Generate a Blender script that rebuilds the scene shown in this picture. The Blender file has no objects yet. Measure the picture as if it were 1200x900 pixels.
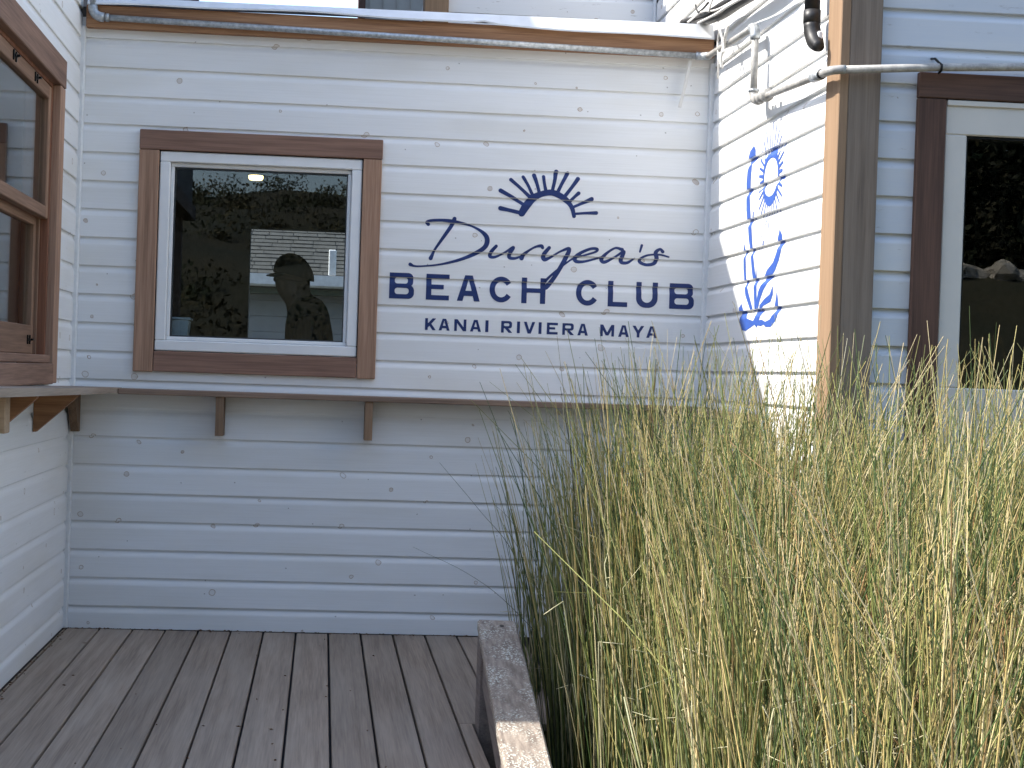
import bpy, bmesh, math, random
import numpy as np
from mathutils import Vector, Matrix
R = math.radians
random.seed(7); rng = np.random.default_rng(7)
scene = bpy.context.scene
COL = scene.collection

# ------------------------------------------------------------------ camera
F = 1650.0; YAW, PITCH, ROLL = 0.0698, -0.0092, 0.0338
PCX, PCY, CAMD, CAMH = 493.51, 451.79, 6.3134, 1.1826
fw = Vector((math.sin(YAW)*math.cos(PITCH), math.cos(YAW)*math.cos(PITCH), math.sin(PITCH)))
r0 = Vector((math.cos(YAW), -math.sin(YAW), 0)); u0 = r0.cross(fw)
rt = math.cos(ROLL)*r0 + math.sin(ROLL)*u0; up = -math.sin(ROLL)*r0 + math.cos(ROLL)*u0
cd = bpy.data.cameras.new('camera'); cam = bpy.data.objects.new('camera', cd); COL.objects.link(cam)
cd.sensor_fit = 'HORIZONTAL'; cd.sensor_width = 36; cd.lens = F/1200*36
cd.shift_x = (600-PCX)/1200; cd.shift_y = (PCY-450)/1200
cd.clip_start = .05; cd.clip_end = 2000
m = Matrix.Identity(4)
for i in range(3):
    m[i][0], m[i][1], m[i][2] = rt[i], up[i], -fw[i]
m[0][3], m[1][3], m[2][3] = 0, -CAMD, CAMH
cam.matrix_world = m
scene.camera = cam

# ------------------------------------------------------------------ light
SUN = Vector((-1.0, .15, 1.10)).normalized()
w = bpy.data.worlds.new('World'); scene.world = w; w.use_nodes = True
nt = w.node_tree; sky = nt.nodes.new('ShaderNodeTexSky'); sky.sky_type = 'NISHITA'; sky.sun_disc = False
sky.sun_elevation = math.asin(SUN.z); sky.sun_rotation = math.atan2(SUN.x, SUN.y)
sky.air_density = 1.0; sky.dust_density = 1.3; sky.ozone_density = .8; sky.altitude = 5
nt.links.new(sky.outputs[0], nt.nodes['Background'].inputs[0]); nt.nodes['Background'].inputs[1].default_value = .135
sl = bpy.data.lights.new('sun', 'SUN'); sl.energy = 2.7; sl.angle = R(.5); sl.color = (1, .95, .87)
so = bpy.data.objects.new('sun', sl); COL.objects.link(so)
so.rotation_euler = SUN.to_track_quat('Z', 'Y').to_euler(); so.location = (-8, 1, 12)
vs = scene.view_settings; vs.view_transform = 'Standard'; vs.look = 'None'; vs.gamma = 1; vs.exposure = 1.88
vs.use_curve_mapping = False
scene.cycles.max_bounces = 8; scene.cycles.diffuse_bounces = 3; scene.cycles.transparent_max_bounces = 12

# ------------------------------------------------------------------ geometry of the place (metres)
XL, XR = -1.108, 1.7255           # left wall, return wall
ZB, SP = .1018, .12545            # lowest lap line and board pitch
YF = -1.60                        # front wall of the right building
def ray(px, py):
    return fw + rt*((px-PCX)/F) - up*((py-PCY)/F)
def onY(px, py, y):
    d = ray(px, py); return Vector((0, -CAMD, CAMH)) + d*((y+CAMD)/d.y)
def onX(px, py, x):
    d = ray(px, py); return Vector((0, -CAMD, CAMH)) + d*(x/d.x)

# ------------------------------------------------------------------ materials
MATS = {}
def new_mat(name):
    mt = bpy.data.materials.new(name); mt.use_nodes = True; MATS[name] = mt
    return mt, mt.node_tree.nodes, mt.node_tree.links, mt.node_tree.nodes['Principled BSDF']
def N(nodes, t, **kw):
    n = nodes.new(t)
    for k, v in kw.items(): setattr(n, k, v)
    return n
def math_n(nodes, links, op, a, b=None, clamp=False):
    n = nodes.new('ShaderNodeMath'); n.operation = op; n.use_clamp = clamp
    for i, v in enumerate((a, b)):
        if v is None: continue
        if isinstance(v, (int, float)): n.inputs[i].default_value = v
        else: links.new(v, n.inputs[i])
    return n.outputs[0]
def mix_c(nodes, links, fac, a, b, mode='MIX'):
    n = nodes.new('ShaderNodeMix'); n.data_type = 'RGBA'; n.blend_type = mode
    for s, v in ((0, fac), (6, a), (7, b)):
        if isinstance(v, (int, float)): n.inputs[s].default_value = v
        elif isinstance(v, tuple): n.inputs[s].default_value = (*v, 1)
        else: links.new(v, n.inputs[s])
    return n.outputs[2]
def ramp(nodes, links, fac, stops):
    n = nodes.new('ShaderNodeValToRGB'); el = n.color_ramp.elements
    while len(el) < len(stops): el.new(.5)
    for e, (p, c) in zip(el, stops): e.position = p; e.color = (*c, 1) if len(c) == 3 else c
    links.new(fac, n.inputs[0]); return n.outputs[0]
def scaled(nodes, links, vec, sc, off=None):
    n = nodes.new('ShaderNodeMapping'); n.inputs[3].default_value = sc; links.new(vec, n.inputs[0])
    if off is not None: links.new(off, n.inputs[1])
    return n.outputs[0]
def noise(nodes, links, vec, scale, detail=4, rough=.55, dim='3D'):
    n = nodes.new('ShaderNodeTexNoise'); n.noise_dimensions = dim
    n.inputs['Scale'].default_value = scale; n.inputs['Detail'].default_value = detail; n.inputs['Roughness'].default_value = rough
    links.new(vec, n.inputs['Vector']); return n.outputs[0]
def bump(nodes, links, b, h, strength, dist):
    n = nodes.new('ShaderNodeBump'); n.inputs['Strength'].default_value = strength; n.inputs['Distance'].default_value = dist
    links.new(h, n.inputs['Height']); links.new(n.outputs[0], b.inputs['Normal'])
AX = {'x': (1, 0, 0), 'y': (0, 1, 0), 'z': (0, 0, 1)}

def wood(name, axis, c1, c2, rough=.75, vary=.25, grain=1.0, grey=None):
    """weathered timber, grain running along one axis, every piece a little different"""
    mt, n, l, b = new_mat(name)
    tc = N(n, 'ShaderNodeTexCoord').outputs['Object']; oi = N(n, 'ShaderNodeObjectInfo').outputs['Random']
    off = N(n, 'ShaderNodeCombineXYZ'); mm = math_n(n, l, 'MULTIPLY', oi, 37.0)
    for i in range(3): l.new(mm, off.inputs[i])
    a = AX[axis]
    s1 = tuple(1.6 if v else 38 for v in a); s2 = tuple(5 if v else 190 for v in a); s3 = tuple(1.2 if v else 7 for v in a)
    n1 = noise(n, l, scaled(n, l, tc, s1, off.outputs[0]), 1, 3, .6)
    n2 = noise(n, l, scaled(n, l, tc, s2, off.outputs[0]), 1, 3, .6)
    n3 = noise(n, l, scaled(n, l, tc, s3, off.outputs[0]), 1, 3, .5)
    f = math_n(n, l, 'ADD', math_n(n, l, 'MULTIPLY', n1, .55), math_n(n, l, 'MULTIPLY', n2, .45))
    c = ramp(n, l, f, [(.34, c2), (.62, c1)])
    if grey: c = mix_c(n, l, ramp(n, l, n3, [(.40, (0, 0, 0)), (.75, (.5, .5, .5))]), c, grey)
    br = math_n(n, l, 'ADD', math_n(n, l, 'MULTIPLY', oi, vary), 1 - vary/2)
    br = math_n(n, l, 'MULTIPLY', br, math_n(n, l, 'ADD', math_n(n, l, 'MULTIPLY', n3, .36), .82))
    hs = N(n, 'ShaderNodeHueSaturation'); l.new(c, hs.inputs['Color']); l.new(br, hs.inputs['Value'])
    l.new(hs.outputs[0], b.inputs['Base Color']); b.inputs['Roughness'].default_value = rough
    b.inputs['Specular IOR Level'].default_value = .3
    bump(n, l, b, f, .35*grain, .002)
    return mt

def paint(name, axis, base=(.80, .80, .79), worn=0.0):
    """white painted pine siding: faint grain, bleeding knots, nail dots"""
    mt, n, l, b = new_mat(name)
    pos = N(n, 'ShaderNodeNewGeometry').outputs['Position']; oi = N(n, 'ShaderNodeObjectInfo').outputs['Random']
    sp = N(n, 'ShaderNodeSeparateXYZ'); l.new(pos, sp.inputs[0])
    u = math_n(n, l, 'ADD', sp.outputs[0], sp.outputs[1])
    uv = N(n, 'ShaderNodeCombineXYZ'); l.new(u, uv.inputs[0]); l.new(sp.outputs[2], uv.inputs[1]); uv = uv.outputs[0]
    gr = noise(n, l, scaled(n, l, uv, (3, 130, 1)), 1, 3, .65)
    big = noise(n, l, scaled(n, l, uv, (1.3, 5, 1)), 1, 2, .5)
    fine = noise(n, l, scaled(n, l, uv, (14, 60, 1)), 1, 2, .6)
    wob = noise(n, l, uv, 45, 2, .5)
    wv = N(n, 'ShaderNodeVectorMath', operation='ADD')
    cw = N(n, 'ShaderNodeCombineXYZ'); l.new(math_n(n, l, 'MULTIPLY', wob, .012), cw.inputs[0]); l.new(math_n(n, l, 'MULTIPLY', big, .02), cw.inputs[1])
    l.new(uv, wv.inputs[0]); l.new(cw.outputs[0], wv.inputs[1])
    def cells(scale, off):
        mp = N(n, 'ShaderNodeMapping'); mp.inputs[1].default_value = off; l.new(wv.outputs[0], mp.inputs[0])
        v = N(n, 'ShaderNodeTexVoronoi', voronoi_dimensions='2D', feature='F1'); v.inputs['Scale'].default_value = scale
        l.new(mp.outputs[0], v.inputs['Vector'])
        s = N(n, 'ShaderNodeSeparateColor'); l.new(v.outputs['Color'], s.inputs[0])
        return v.outputs['Distance'], s.outputs
    d, rc = cells(5.2, (3.1, 7.7, 0))
    rad = math_n(n, l, 'ADD', math_n(n, l, 'MULTIPLY', rc[1], .055), .018)
    on = math_n(n, l, 'GREATER_THAN', rc[0], .57)
    ring = math_n(n, l, 'SUBTRACT', 1, math_n(n, l, 'DIVIDE', math_n(n, l, 'ABSOLUTE', math_n(n, l, 'SUBTRACT', d, rad)), .012), True)
    fill = math_n(n, l, 'MULTIPLY', math_n(n, l, 'LESS_THAN', d, rad), math_n(n, l, 'MULTIPLY', rc[2], .6))
    knot = math_n(n, l, 'MULTIPLY', math_n(n, l, 'MAXIMUM', ring, fill), on)
    knot = math_n(n, l, 'MULTIPLY', knot, math_n(n, l, 'ADD', math_n(n, l, 'MULTIPLY', fine, 1.1), .30), True)
    d2, rc2 = cells(8.5, (1.3, .4, 0))
    dot = math_n(n, l, 'MULTIPLY', math_n(n, l, 'LESS_THAN', d2, .026), math_n(n, l, 'GREATER_THAN', rc2[0], .87))
    c = mix_c(n, l, ramp(n, l, gr, [(.42, (0, 0, 0)), (.75, (.22, .22, .22))]), base, (.62, .61, .58))
    c = mix_c(n, l, ramp(n, l, big, [(.48, (0, 0, 0)), (.75, (.5, .5, .5))]), c, (.68, .655, .59))
    c = mix_c(n, l, math_n(n, l, 'MULTIPLY', knot, 1.0), c, (.30, .18, .075))
    c = mix_c(n, l, math_n(n, l, 'MULTIPLY', dot, .6), c, (.22, .19, .16))
    if worn:
        wn = noise(n, l, scaled(n, l, uv, (9, 40, 1)), 1, 6, .7)
        c = mix_c(n, l, ramp(n, l, wn, [(.62, (0, 0, 0)), (.70, (worn, worn, worn))]), c, (.22, .20, .18))
    br = math_n(n, l, 'ADD', math_n(n, l, 'MULTIPLY', oi, .07), .955)
    hs = N(n, 'ShaderNodeHueSaturation'); l.new(c, hs.inputs['Color']); l.new(br, hs.inputs['Value'])
    l.new(hs.outputs[0], b.inputs['Base Color']); b.inputs['Roughness'].default_value = .55
    b.inputs['Specular IOR Level'].default_value = .35
    bump(n, l, b, math_n(n, l, 'ADD', gr, math_n(n, l, 'MULTIPLY', fine, .5)), .25, .0012)
    return mt

def plain(name, c, rough=.6, metal=0, var=.12, scale=25, bmp=0.0, spec=.4):
    mt, n, l, b = new_mat(name)
    tc = N(n, 'ShaderNodeTexCoord').outputs['Object']
    nz = noise(n, l, tc, scale, 5, .6)
    lo = tuple(v*(1-var) for v in c); hi = tuple(min(1, v*(1+var)) for v in c)
    l.new(ramp(n, l, nz, [(.3, lo), (.7, hi)]), b.inputs['Base Color'])
    b.inputs['Roughness'].default_value = rough; b.inputs['Metallic'].default_value = metal
    b.inputs['Specular IOR Level'].default_value = spec
    if bmp: bump(n, l, b, nz, bmp, .003)
    return mt

wood('trim_wood_x', 'x', (.30, .175, .125), (.17, .095, .068)); wood('trim_wood_z', 'z', (.47, .285, .19), (.25, .145, .093)); wood('trim_wood_y', 'y', (.27, .16, .11), (.14, .08, .055))
wood('sash_wood_y', 'y', (.29, .175, .115), (.165, .094, .06)); wood('sash_wood_z', 'z', (.29, .175, .112), (.165, .093, .058)); wood('jamb_wood', 'z', (.26, .11, .06), (.13, .055, .032))
wood('fascia_wood', 'x', (.43, .235, .125), (.19, .09, .046), .75, .2, 1.5)
wood('deck_wood', 'y', (.37, .29, .222), (.215, .165, .125), .85, .30, 1.6, (.32, .272, .222))
wood('post_wood', 'z', (.29, .19, .115), (.22, .14, .083), .8, .1, 1); wood('post_shaded', 'z', (.215, .165, .125), (.115, .085, .063), .85, .1, 1.4, (.17, .145, .12))  # second post timber is darker: the front face's shade is put into its colour
wood('shelf_wood_x', 'x', (.27, .185, .13), (.15, .10, .072)); wood('shelf_wood_y', 'y', (.33, .26, .20), (.19, .145, .11), .8, .2, 1, (.30, .27, .24))
wood('bracket_wood', 'z', (.28, .18, .11), (.155, .095, .058)); wood('bracket_red', 'x', (.32, .165, .08), (.18, .085, .04))
wood('dark_trim_z', 'z', (.12, .064, .044), (.052, .029, .021)); wood('dark_trim_x', 'x', (.12, .064, .044), (.052, .029, .021))
wood('block_wood', 'x', (.5, .36, .24), (.36, .25, .16))
wood('rail_side', 'y', (.25, .205, .18), (.13, .105, .095), .85)
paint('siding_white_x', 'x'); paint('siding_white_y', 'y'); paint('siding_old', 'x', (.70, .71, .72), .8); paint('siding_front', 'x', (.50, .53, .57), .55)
plain('white_vinyl', (.78, .78, .77), .35, 0, .03, 8); plain('bead_white', (.74, .74, .73), .5, 0, .08, 30)
plain('flashing_white', (.72, .73, .74), .4, 0, .07, 9); plain('cream_frame', (.54, .51, .46), .4, 0, .04, 6)
plain('galvanised', (.42, .44, .45), .45, .55, .35, 60, .15); plain('pipe_paint', (.31, .30, .28), .5, .0, .3, 45, .2)
plain('black_plastic', (.022, .021, .02), .45, 0, .3, 20); plain('cable_dark', (.035, .033, .032), .6, 0, .3, 20); plain('cable_pale', (.62, .60, .56), .5, 0, .1, 20)
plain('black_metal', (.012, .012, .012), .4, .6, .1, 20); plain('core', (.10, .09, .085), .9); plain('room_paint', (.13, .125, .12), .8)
plain('navy_paint', (.008, .026, .125), .5, 0, .10, 60); plain('blue_paint', (.03, .085, .34), .5, 0, .12, 60)
plain('silicone', (.04, .045, .05), .5); plain('jacket', (.008, .009, .010), .8, 0, .3, 14, .3); plain('trousers', (.03, .032, .04), .85); plain('skin', (.085, .052, .038), .55); plain('cap_cloth', (.010, .009, .008), .85)
plain('bin_plastic', (.28, .36, .42), .45); plain('stone', (.40, .36, .30), .9, 0, .3, 4, .6); plain('soil', (.10, .078, .055), .95, 0, .4, 12, .6)
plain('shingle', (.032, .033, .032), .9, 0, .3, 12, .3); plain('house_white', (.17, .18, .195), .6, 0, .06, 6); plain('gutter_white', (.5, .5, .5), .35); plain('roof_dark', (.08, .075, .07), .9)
plain('sand', (.38, .335, .27), .95, 0, .18, 6, .5); plain('eave_green', (.03, .05, .04), .7); plain('litter', (.16, .085, .045), .9, 0, .5, 40); plain('beige_wall', (.45, .42, .36), .7, 0, .1, 5)
# lichen covered rail cap
mt, n, l, b = new_mat('lichen_rail')
tc = N(n, 'ShaderNodeTexCoord').outputs['Object']
g1 = noise(n, l, scaled(n, l, tc, (60, 5, 60)), 1, 5, .6)
c = ramp(n, l, g1, [(.35, (.17, .135, .11)), (.65, (.32, .265, .215))])
vo = N(n, 'ShaderNodeTexVoronoi'); vo.inputs['Scale'].default_value = 125; l.new(tc, vo.inputs['Vector'])
lg = noise(n, l, tc, 11, 4, .6); ln = noise(n, l, tc, 150, 3, .6)
lich = math_n(n, l, 'MULTIPLY', ramp(n, l, lg, [(.40, (0, 0, 0)), (.60, (1, 1, 1))]), ramp(n, l, math_n(n, l, 'ADD', vo.outputs['Distance'], math_n(n, l, 'MULTIPLY', ln, .5)), [(.52, (1, 1, 1)), (.74, (0, 0, 0))]))
c = mix_c(n, l, lich, c, (.56, .57, .50)); l.new(c, b.inputs['Base Color']); b.inputs['Roughness'].default_value = .95
bump(n, l, b, math_n(n, l, 'ADD', lich, g1), .6, .003)
# window glass: clear pane with the mirror share of real glass (by angle of incidence)
mt, n, l, b = new_mat('glass')
lw = N(n, 'ShaderNodeLayerWeight'); lw.inputs[0].default_value = .5
p5 = math_n(n, l, 'POWER', lw.outputs['Facing'], 5.0)
fz = math_n(n, l, 'ADD', math_n(n, l, 'MULTIPLY', p5, .955), .045)
tr = N(n, 'ShaderNodeBsdfTransparent'); tr.inputs[0].default_value = (.90, .93, .92, 1)
gl = N(n, 'ShaderNodeBsdfGlossy'); gl.inputs['Roughness'].default_value = .0
mx = N(n, 'ShaderNodeMixShader'); l.new(fz, mx.inputs[0]); l.new(tr.outputs[0], mx.inputs[1]); l.new(gl.outputs[0], mx.inputs[2])
l.new(mx.outputs[0], n['Material Output'].inputs[0])
# lit lamp
mt, n, l, b = new_mat('lamp_glow'); b.inputs['Emission Color'].default_value = (1, .72, .3, 1); b.inputs['Emission Strength'].default_value = 1.6; b.inputs['Base Color'].default_value = (.8, .7, .5, 1)
# grass blades / scrub: colour per blade
for nm in ('grass_blade', 'scrub_leaf'):
    mt, n, l, b = new_mat(nm)
    at = N(n, 'ShaderNodeAttribute', attribute_name='Col'); tc = N(n, 'ShaderNodeNewGeometry').outputs['Position']
    nz = noise(n, l, tc, 60, 3, .6)
    hs = N(n, 'ShaderNodeHueSaturation'); l.new(at.outputs['Color'], hs.inputs['Color'])
    l.new(math_n(n, l, 'ADD', math_n(n, l, 'MULTIPLY', nz, .7), .56), hs.inputs['Value'])
    l.new(hs.outputs[0], b.inputs['Base Color']); b.inputs['Roughness'].default_value = .5 if nm == 'grass_blade' else .8
    b.inputs['Specular IOR Level'].default_value = .35
# ground
mt, n, l, b = new_mat('ground_grass')
pos = N(n, 'ShaderNodeNewGeometry').outputs['Position']
c = mix_c(n, l, ramp(n, l, noise(n, l, pos, .35, 5, .6), [(.4, (0, 0, 0)), (.6, (1, 1, 1))]), (.020, .025, .009), (.044, .038, .015))
c = mix_c(n, l, ramp(n, l, noise(n, l, pos, 9, 4, .6), [(.35, (0, 0, 0)), (.7, (.6, .6, .6))]), c, (.014, .017, .007))
l.new(c, b.inputs['Base Color']); b.inputs['Roughness'].default_value = .95
bump(n, l, b, noise(n, l, pos, 30, 4, .6), .6, .03)

# ------------------------------------------------------------------ mesh helpers
WLOC = {}
def link(o, parent=None, loc=(0, 0, 0)):
    COL.objects.link(o); loc = Vector(loc); WLOC[o] = loc
    if parent is not None: o.parent = parent; o.location = loc - WLOC[parent]
    else: o.location = loc
    return o
def thing(name, label, cat, loc, group=None):
    o = bpy.data.objects.new(name, None); o.empty_display_size = .1; link(o, None, loc)
    o['label'] = label; o['category'] = cat
    if group: o['group'] = group
    return o
class MB:
    def __init__(s): s.v = []; s.f = []
    def add(s, vs, fs):
        k = len(s.v); s.v += [tuple(p) for p in vs]; s.f += [tuple(i+k for i in f) for f in fs]; return s
    def box(s, x0, x1, y0, y1, z0, z1, b=0.0):
        """box with chamfered edges"""
        x0, x1 = min(x0, x1), max(x0, x1); y0, y1 = min(y0, y1), max(y0, y1); z0, z1 = min(z0, z1), max(z0, z1)
        b = min(b, (x1-x0)*.4, (y1-y0)*.4, (z1-z0)*.4)
        if b <= 0:
            v = [(x, y, z) for x in (x0, x1) for y in (y0, y1) for z in (z0, z1)]
            return s.add(v, [(0, 1, 3, 2), (4, 6, 7, 5), (0, 4, 5, 1), (2, 3, 7, 6), (0, 2, 6, 4), (1, 5, 7, 3)])
        lo = (x0, y0, z0); hi = (x1, y1, z1); v = []; idx = {}
        for cx in (0, 1):
            for cy in (0, 1):
                for cz in (0, 1):
                    cc = (cx, cy, cz)
                    for a in range(3):
                        p = []
                        for k in range(3):
                            e = hi[k] if cc[k] else lo[k]
                            if k != a: e += -b if cc[k] else b
                            p.append(e)
                        idx[cc, a] = len(v); v.append(tuple(p))
        f = []
        for a in range(3):
            o1, o2 = [k for k in range(3) if k != a]
            for sd in (0, 1):
                q = []
                for (i, j) in ((0, 0), (1, 0), (1, 1), (0, 1)):
                    cc = [0, 0, 0]; cc[a] = sd; cc[o1] = i; cc[o2] = j; q.append(idx[tuple(cc), a])
                f.append(tuple(q))
            for i in (0, 1):
                for j in (0, 1):
                    c0 = [0, 0, 0]; c0[o1] = i; c0[o2] = j; c1 = list(c0); c1[a] = 1
                    f.append((idx[tuple(c0), o1], idx[tuple(c1), o1], idx[tuple(c1), o2], idx[tuple(c0), o2]))
        for cc in [(i, j, k) for i in (0, 1) for j in (0, 1) for k in (0, 1)]:
            f.append((idx[cc, 0], idx[cc, 1], idx[cc, 2]))
        return s.add(v, f)
    def prism(s, poly, axis, a0, a1):
        """polygon (in the two other axes) extruded along one axis"""
        n = len(poly); v = []
        for a in (a0, a1):
            for p, q in poly:
                v.append((a, p, q) if axis == 'x' else (p, a, q) if axis == 'y' else (p, q, a))
        f = [tuple(range(n)), tuple(range(2*n-1, n-1, -1))]
        f += [(i, (i+1) % n, n+(i+1) % n, n+i) for i in range(n)]
        return s.add(v, f)
    def tube(s, pts, rad, seg=12, cap=True):
        pts = [Vector(p) for p in pts]; n = len(pts)
        rad = rad if isinstance(rad, (list, tuple)) else [rad]*n
        d0 = (pts[1]-pts[0]).normalized(); a = d0.orthogonal().normalized(); v = []
        for i in range(n):
            t = (pts[min(i+1, n-1)]-pts[max(i-1, 0)]).normalized()
            a = (a - t*a.dot(t)).normalized(); bb = t.cross(a)
            v += [pts[i]+rad[i]*(math.cos(2*math.pi*k/seg)*a+math.sin(2*math.pi*k/seg)*bb) for k in range(seg)]
        f = [(i*seg+k, i*seg+(k+1) % seg, (i+1)*seg+(k+1) % seg, (i+1)*seg+k) for i in range(n-1) for k in range(seg)]
        if cap: f += [tuple(range(seg)), tuple(range(n*seg-1, (n-1)*seg-1, -1))]
        return s.add(v, f)
    def build(s, name, mat, parent=None, smooth=False, kind=None, label=None, recalc=True):
        me = bpy.data.meshes.new(name); V = np.array(s.v, float); c = (V.min(0)+V.max(0))/2
        me.from_pydata((V-c).tolist(), [], s.f)
        if recalc:
            bm = bmesh.new(); bm.from_mesh(me); bmesh.ops.recalc_face_normals(bm, faces=bm.faces); bm.to_mesh(me); bm.free()
        if smooth: me.polygons.foreach_set('use_smooth', [True]*len(me.polygons))
        me.materials.append(MATS[mat]); o = bpy.data.objects.new(name, me); link(o, parent, c)
        if kind: o['kind'] = kind
        if label: o['label'] = label
        return o
def box(name, mat, parent, x0, x1, y0, y1, z0, z1, b=.003, **kw):
    return MB().box(x0, x1, y0, y1, z0, z1, b).build(name, mat, parent, **kw)
def arc(p0, p1, p2, n=6):
    p0, p1, p2 = Vector(p0), Vector(p1), Vector(p2)
    return [p0*(1-t)**2+p1*2*t*(1-t)+p2*t*t for t in [i/n for i in range(n+1)]]

# ------------------------------------------------------------------ drop siding
PROF = [(0, .003), (.0012, .0008), (.003, 0), (.092, 0), (.097, .0012), (.103, .0042), (.109, .0085), (.114, .0118), (.12, .0132), (.135, .0136)]
def prof(h):
    for (h0, d0), (h1, d1) in zip(PROF, PROF[1:]):
        if h <= h1: return d0+(d1-d0)*(h-h0)/(h1-h0)
    return PROF[-1][1]
def wpt(wall, u, d, z):
    ax, pos, sg = wall
    return (u, pos+sg*d, z) if ax == 'y' else (pos+sg*d, u, z)
def dsc(wall): return .70 if wall in (('y', 0.0, 1), ('x', XL, -1)) else 1.0
JIT = {}
def jit(wall, k):
    key = (wall, k)
    if key not in JIT: JIT[key] = random.uniform(-.0009, .0009)
    return JIT[key]
def siding_board(wall, k, z0, pieces, mat, parent, pitch=SP):
    """one board; pieces = [(u0, u1, hmin, hmax)] where openings notch it"""
    sc = pitch/SP; j = jit(wall, k)
    for (ua, ub, h0, h1) in pieces:
        mb = MB()
        hs = [h0]+[h*sc for h, _ in PROF if h0 < h*sc < h1]+[h1]
        pl = [(h, prof(h/sc)*dsc(wall)+j) for h in hs] + [(h1, .019), (h0, .019)]
        nseg = max(1, int((ub-ua)/.35)); v = []
        bow = [random.uniform(-.0007, .0007) for _ in range(nseg+1)]
        for i in range(nseg+1):
            u = ua+(ub-ua)*i/nseg
            v += [wpt(wall, u, d, z0+h+bow[i]) for h, d in pl]
        n_ = len(pl)
        f = [(i*n_+q, i*n_+(q+1) % n_, (i+1)*n_+(q+1) % n_, (i+1)*n_+q) for i in range(nseg) for q in range(n_)]
        f += [tuple(range(n_)), tuple(range((nseg+1)*n_-1, nseg*n_-1, -1))]
        mb.add(v, f); mb.build('siding_board', mat, parent)
def cut(u0, u1, z0, pitch, hole):
    """pieces of a board row left by an opening (hu0, hu1, hz0, hz1)"""
    full = pitch+.009
    if hole is None: return [(u0, u1, 0, full)]
    a, b_, c_, d_ = hole
    if z0+full <= c_ or z0 >= d_: return [(u0, u1, 0, full)]
    out = []
    if a > u0: out.append((u0, a, 0, full))
    if b_ < u1: out.append((b_, u1, 0, full))
    if z0 < c_-.006: out.append((a, b_, 0, c_-z0))
    if z0+full > d_+.006: out.append((a, b_, d_-z0, full))
    return out

# ================================================================== THE SETTING
# ground: one sheet, flat round the deck, rising to a hillside behind the camera
def terr(x, y):
    h = -.35
    t = max(0, -12.5-y); rise = .27*t
    top = 11.5 + 1.1*math.sin(x*.11+.6) + .6*math.sin(x*.27+1.9)
    h += top*(1-math.exp(-rise/top*1.35)) if rise > 0 else 0
    if t > 0: h += .35*min(1, t/4)*(math.sin(x*.8+y*.5)+math.sin(x*.33-y*.61))*.5
    return h
xs = [-400, -200, -100, -60] + [-40+1.6*i for i in range(51)] + [60, 100, 200, 400]
ys = [-400, -200, -110, -80, -65] + [-56+1.4*i for i in range(45)] + [10, 14, 20, 40, 90, 200, 400]
V = [(x, y, terr(x, y)) for y in ys for x in xs]; nx = len(xs)
Fc = [(j*nx+i, j*nx+i+1, (j+1)*nx+i+1, (j+1)*nx+i) for j in range(len(ys)-1) for i in range(nx-1)]
MB().add(V, Fc).build('ground', 'ground_grass', None, True, 'structure')
# unseen pale sand before the deck, added to bounce light onto shaded walls
mb = MB(); gx = [-5+i*.55 for i in range(21)]; gy = [-11.5+i*.45 for i in range(19)]
V = [(x, y, -.345+.012*math.sin(x*3.1+y*2.3)+random.uniform(-.004, .004)) for y in gy for x in gx]
MB().add(V, [(j*21+i, j*21+i+1, (j+1)*21+i+1, (j+1)*21+i) for j in range(18) for i in range(20)]).build('path', 'sand', None, True, 'structure')
# planting bed soil
mb = MB(); gx = [.76+i*.2 for i in range(17)]; gy = [-4.4+i*.2 for i in range(22)]
V = [(x, y, -.30+.03*math.sin(x*9+y*4)+random.uniform(-.012, .012)) for y in gy for x in gx]
Fc = [(j*17+i, j*17+i+1, (j+1)*17+i+1, (j+1)*17+i) for j in range(21) for i in range(16)]
MB().add(V, Fc).build('planting_bed', 'soil', None, True, 'structure')

# deck: each plank its own piece
deck = box('deck', 'core', None, -1.10, .53, -3.18, -.02, -.22, -.05, 0, kind='structure')
G0, GP = -.9502, .1445
for i in range(-2, 13):
    xa = G0+i*GP+.0042; xb = G0+(i+1)*GP-.0042
    dz = random.uniform(-.0012, .0012); ye = -.003-random.uniform(0, .004)
    ya = (-3.2 if i < 10 else -1.575)+random.uniform(-.004, .004)
    box('plank', 'deck_wood', deck, max(xa, -1.105), xb, ya, ye, -.026+dz, dz, .0025)
box('plank', 'deck_wood', deck, G0+10*GP+.0042, .543, -3.2, -1.582, -.0255, -.0005, .0025)

# ================================================================== LEFT BUILDING
lb = thing('clapboard_building', 'white clapboard building with the brown wooden sash window, at the left edge', 'building', (-3, 2, -.35))
LW = ('x', XL, -1)
LH = (-1.70, -.59, 1.165, 2.29)          # opening y0,y1,z0,z1
for k in range(-1, 27):
    z0 = ZB+k*SP
    ya = -2.0 if z0+SP < 2.65 else z0+SP-4.69+.02
    pcs = cut(ya, .0, z0, SP, (LH[0]-.03, LH[1]+.03, LH[2]-.03, LH[3]+.03))
    if z0 < 0: pcs = [(a, b_, .03, d_) for a, b_, c_, d_ in pcs]
    siding_board(LW, k, z0, pcs, 'siding_white_y', lb)
c = MB()
y0, y1, z0, z1 = LH
c.box(XL-.12, XL-.02, -1.99, y0-.02, -.35, 2.60); c.box(XL-.12, XL-.02, y1+.02, 6.2, -.35, 2.60)
c.box(XL-.12, XL-.02, y0-.02, y1+.02, -.35, z0-.02); c.box(XL-.12, XL-.02, y0-.02, y1+.02, z1+.02, 2.60)
c.prism([(-1.99, 2.601), (2.2, 6.75), (6.35, 2.601)], 'x', XL-.12, XL-.02)
c.build('wall', 'core', lb)
MB().box(-5, XL-.02, -2.0, -1.94, -.35, 2.60).build('front_wall', 'siding_white_x', lb)
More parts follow.
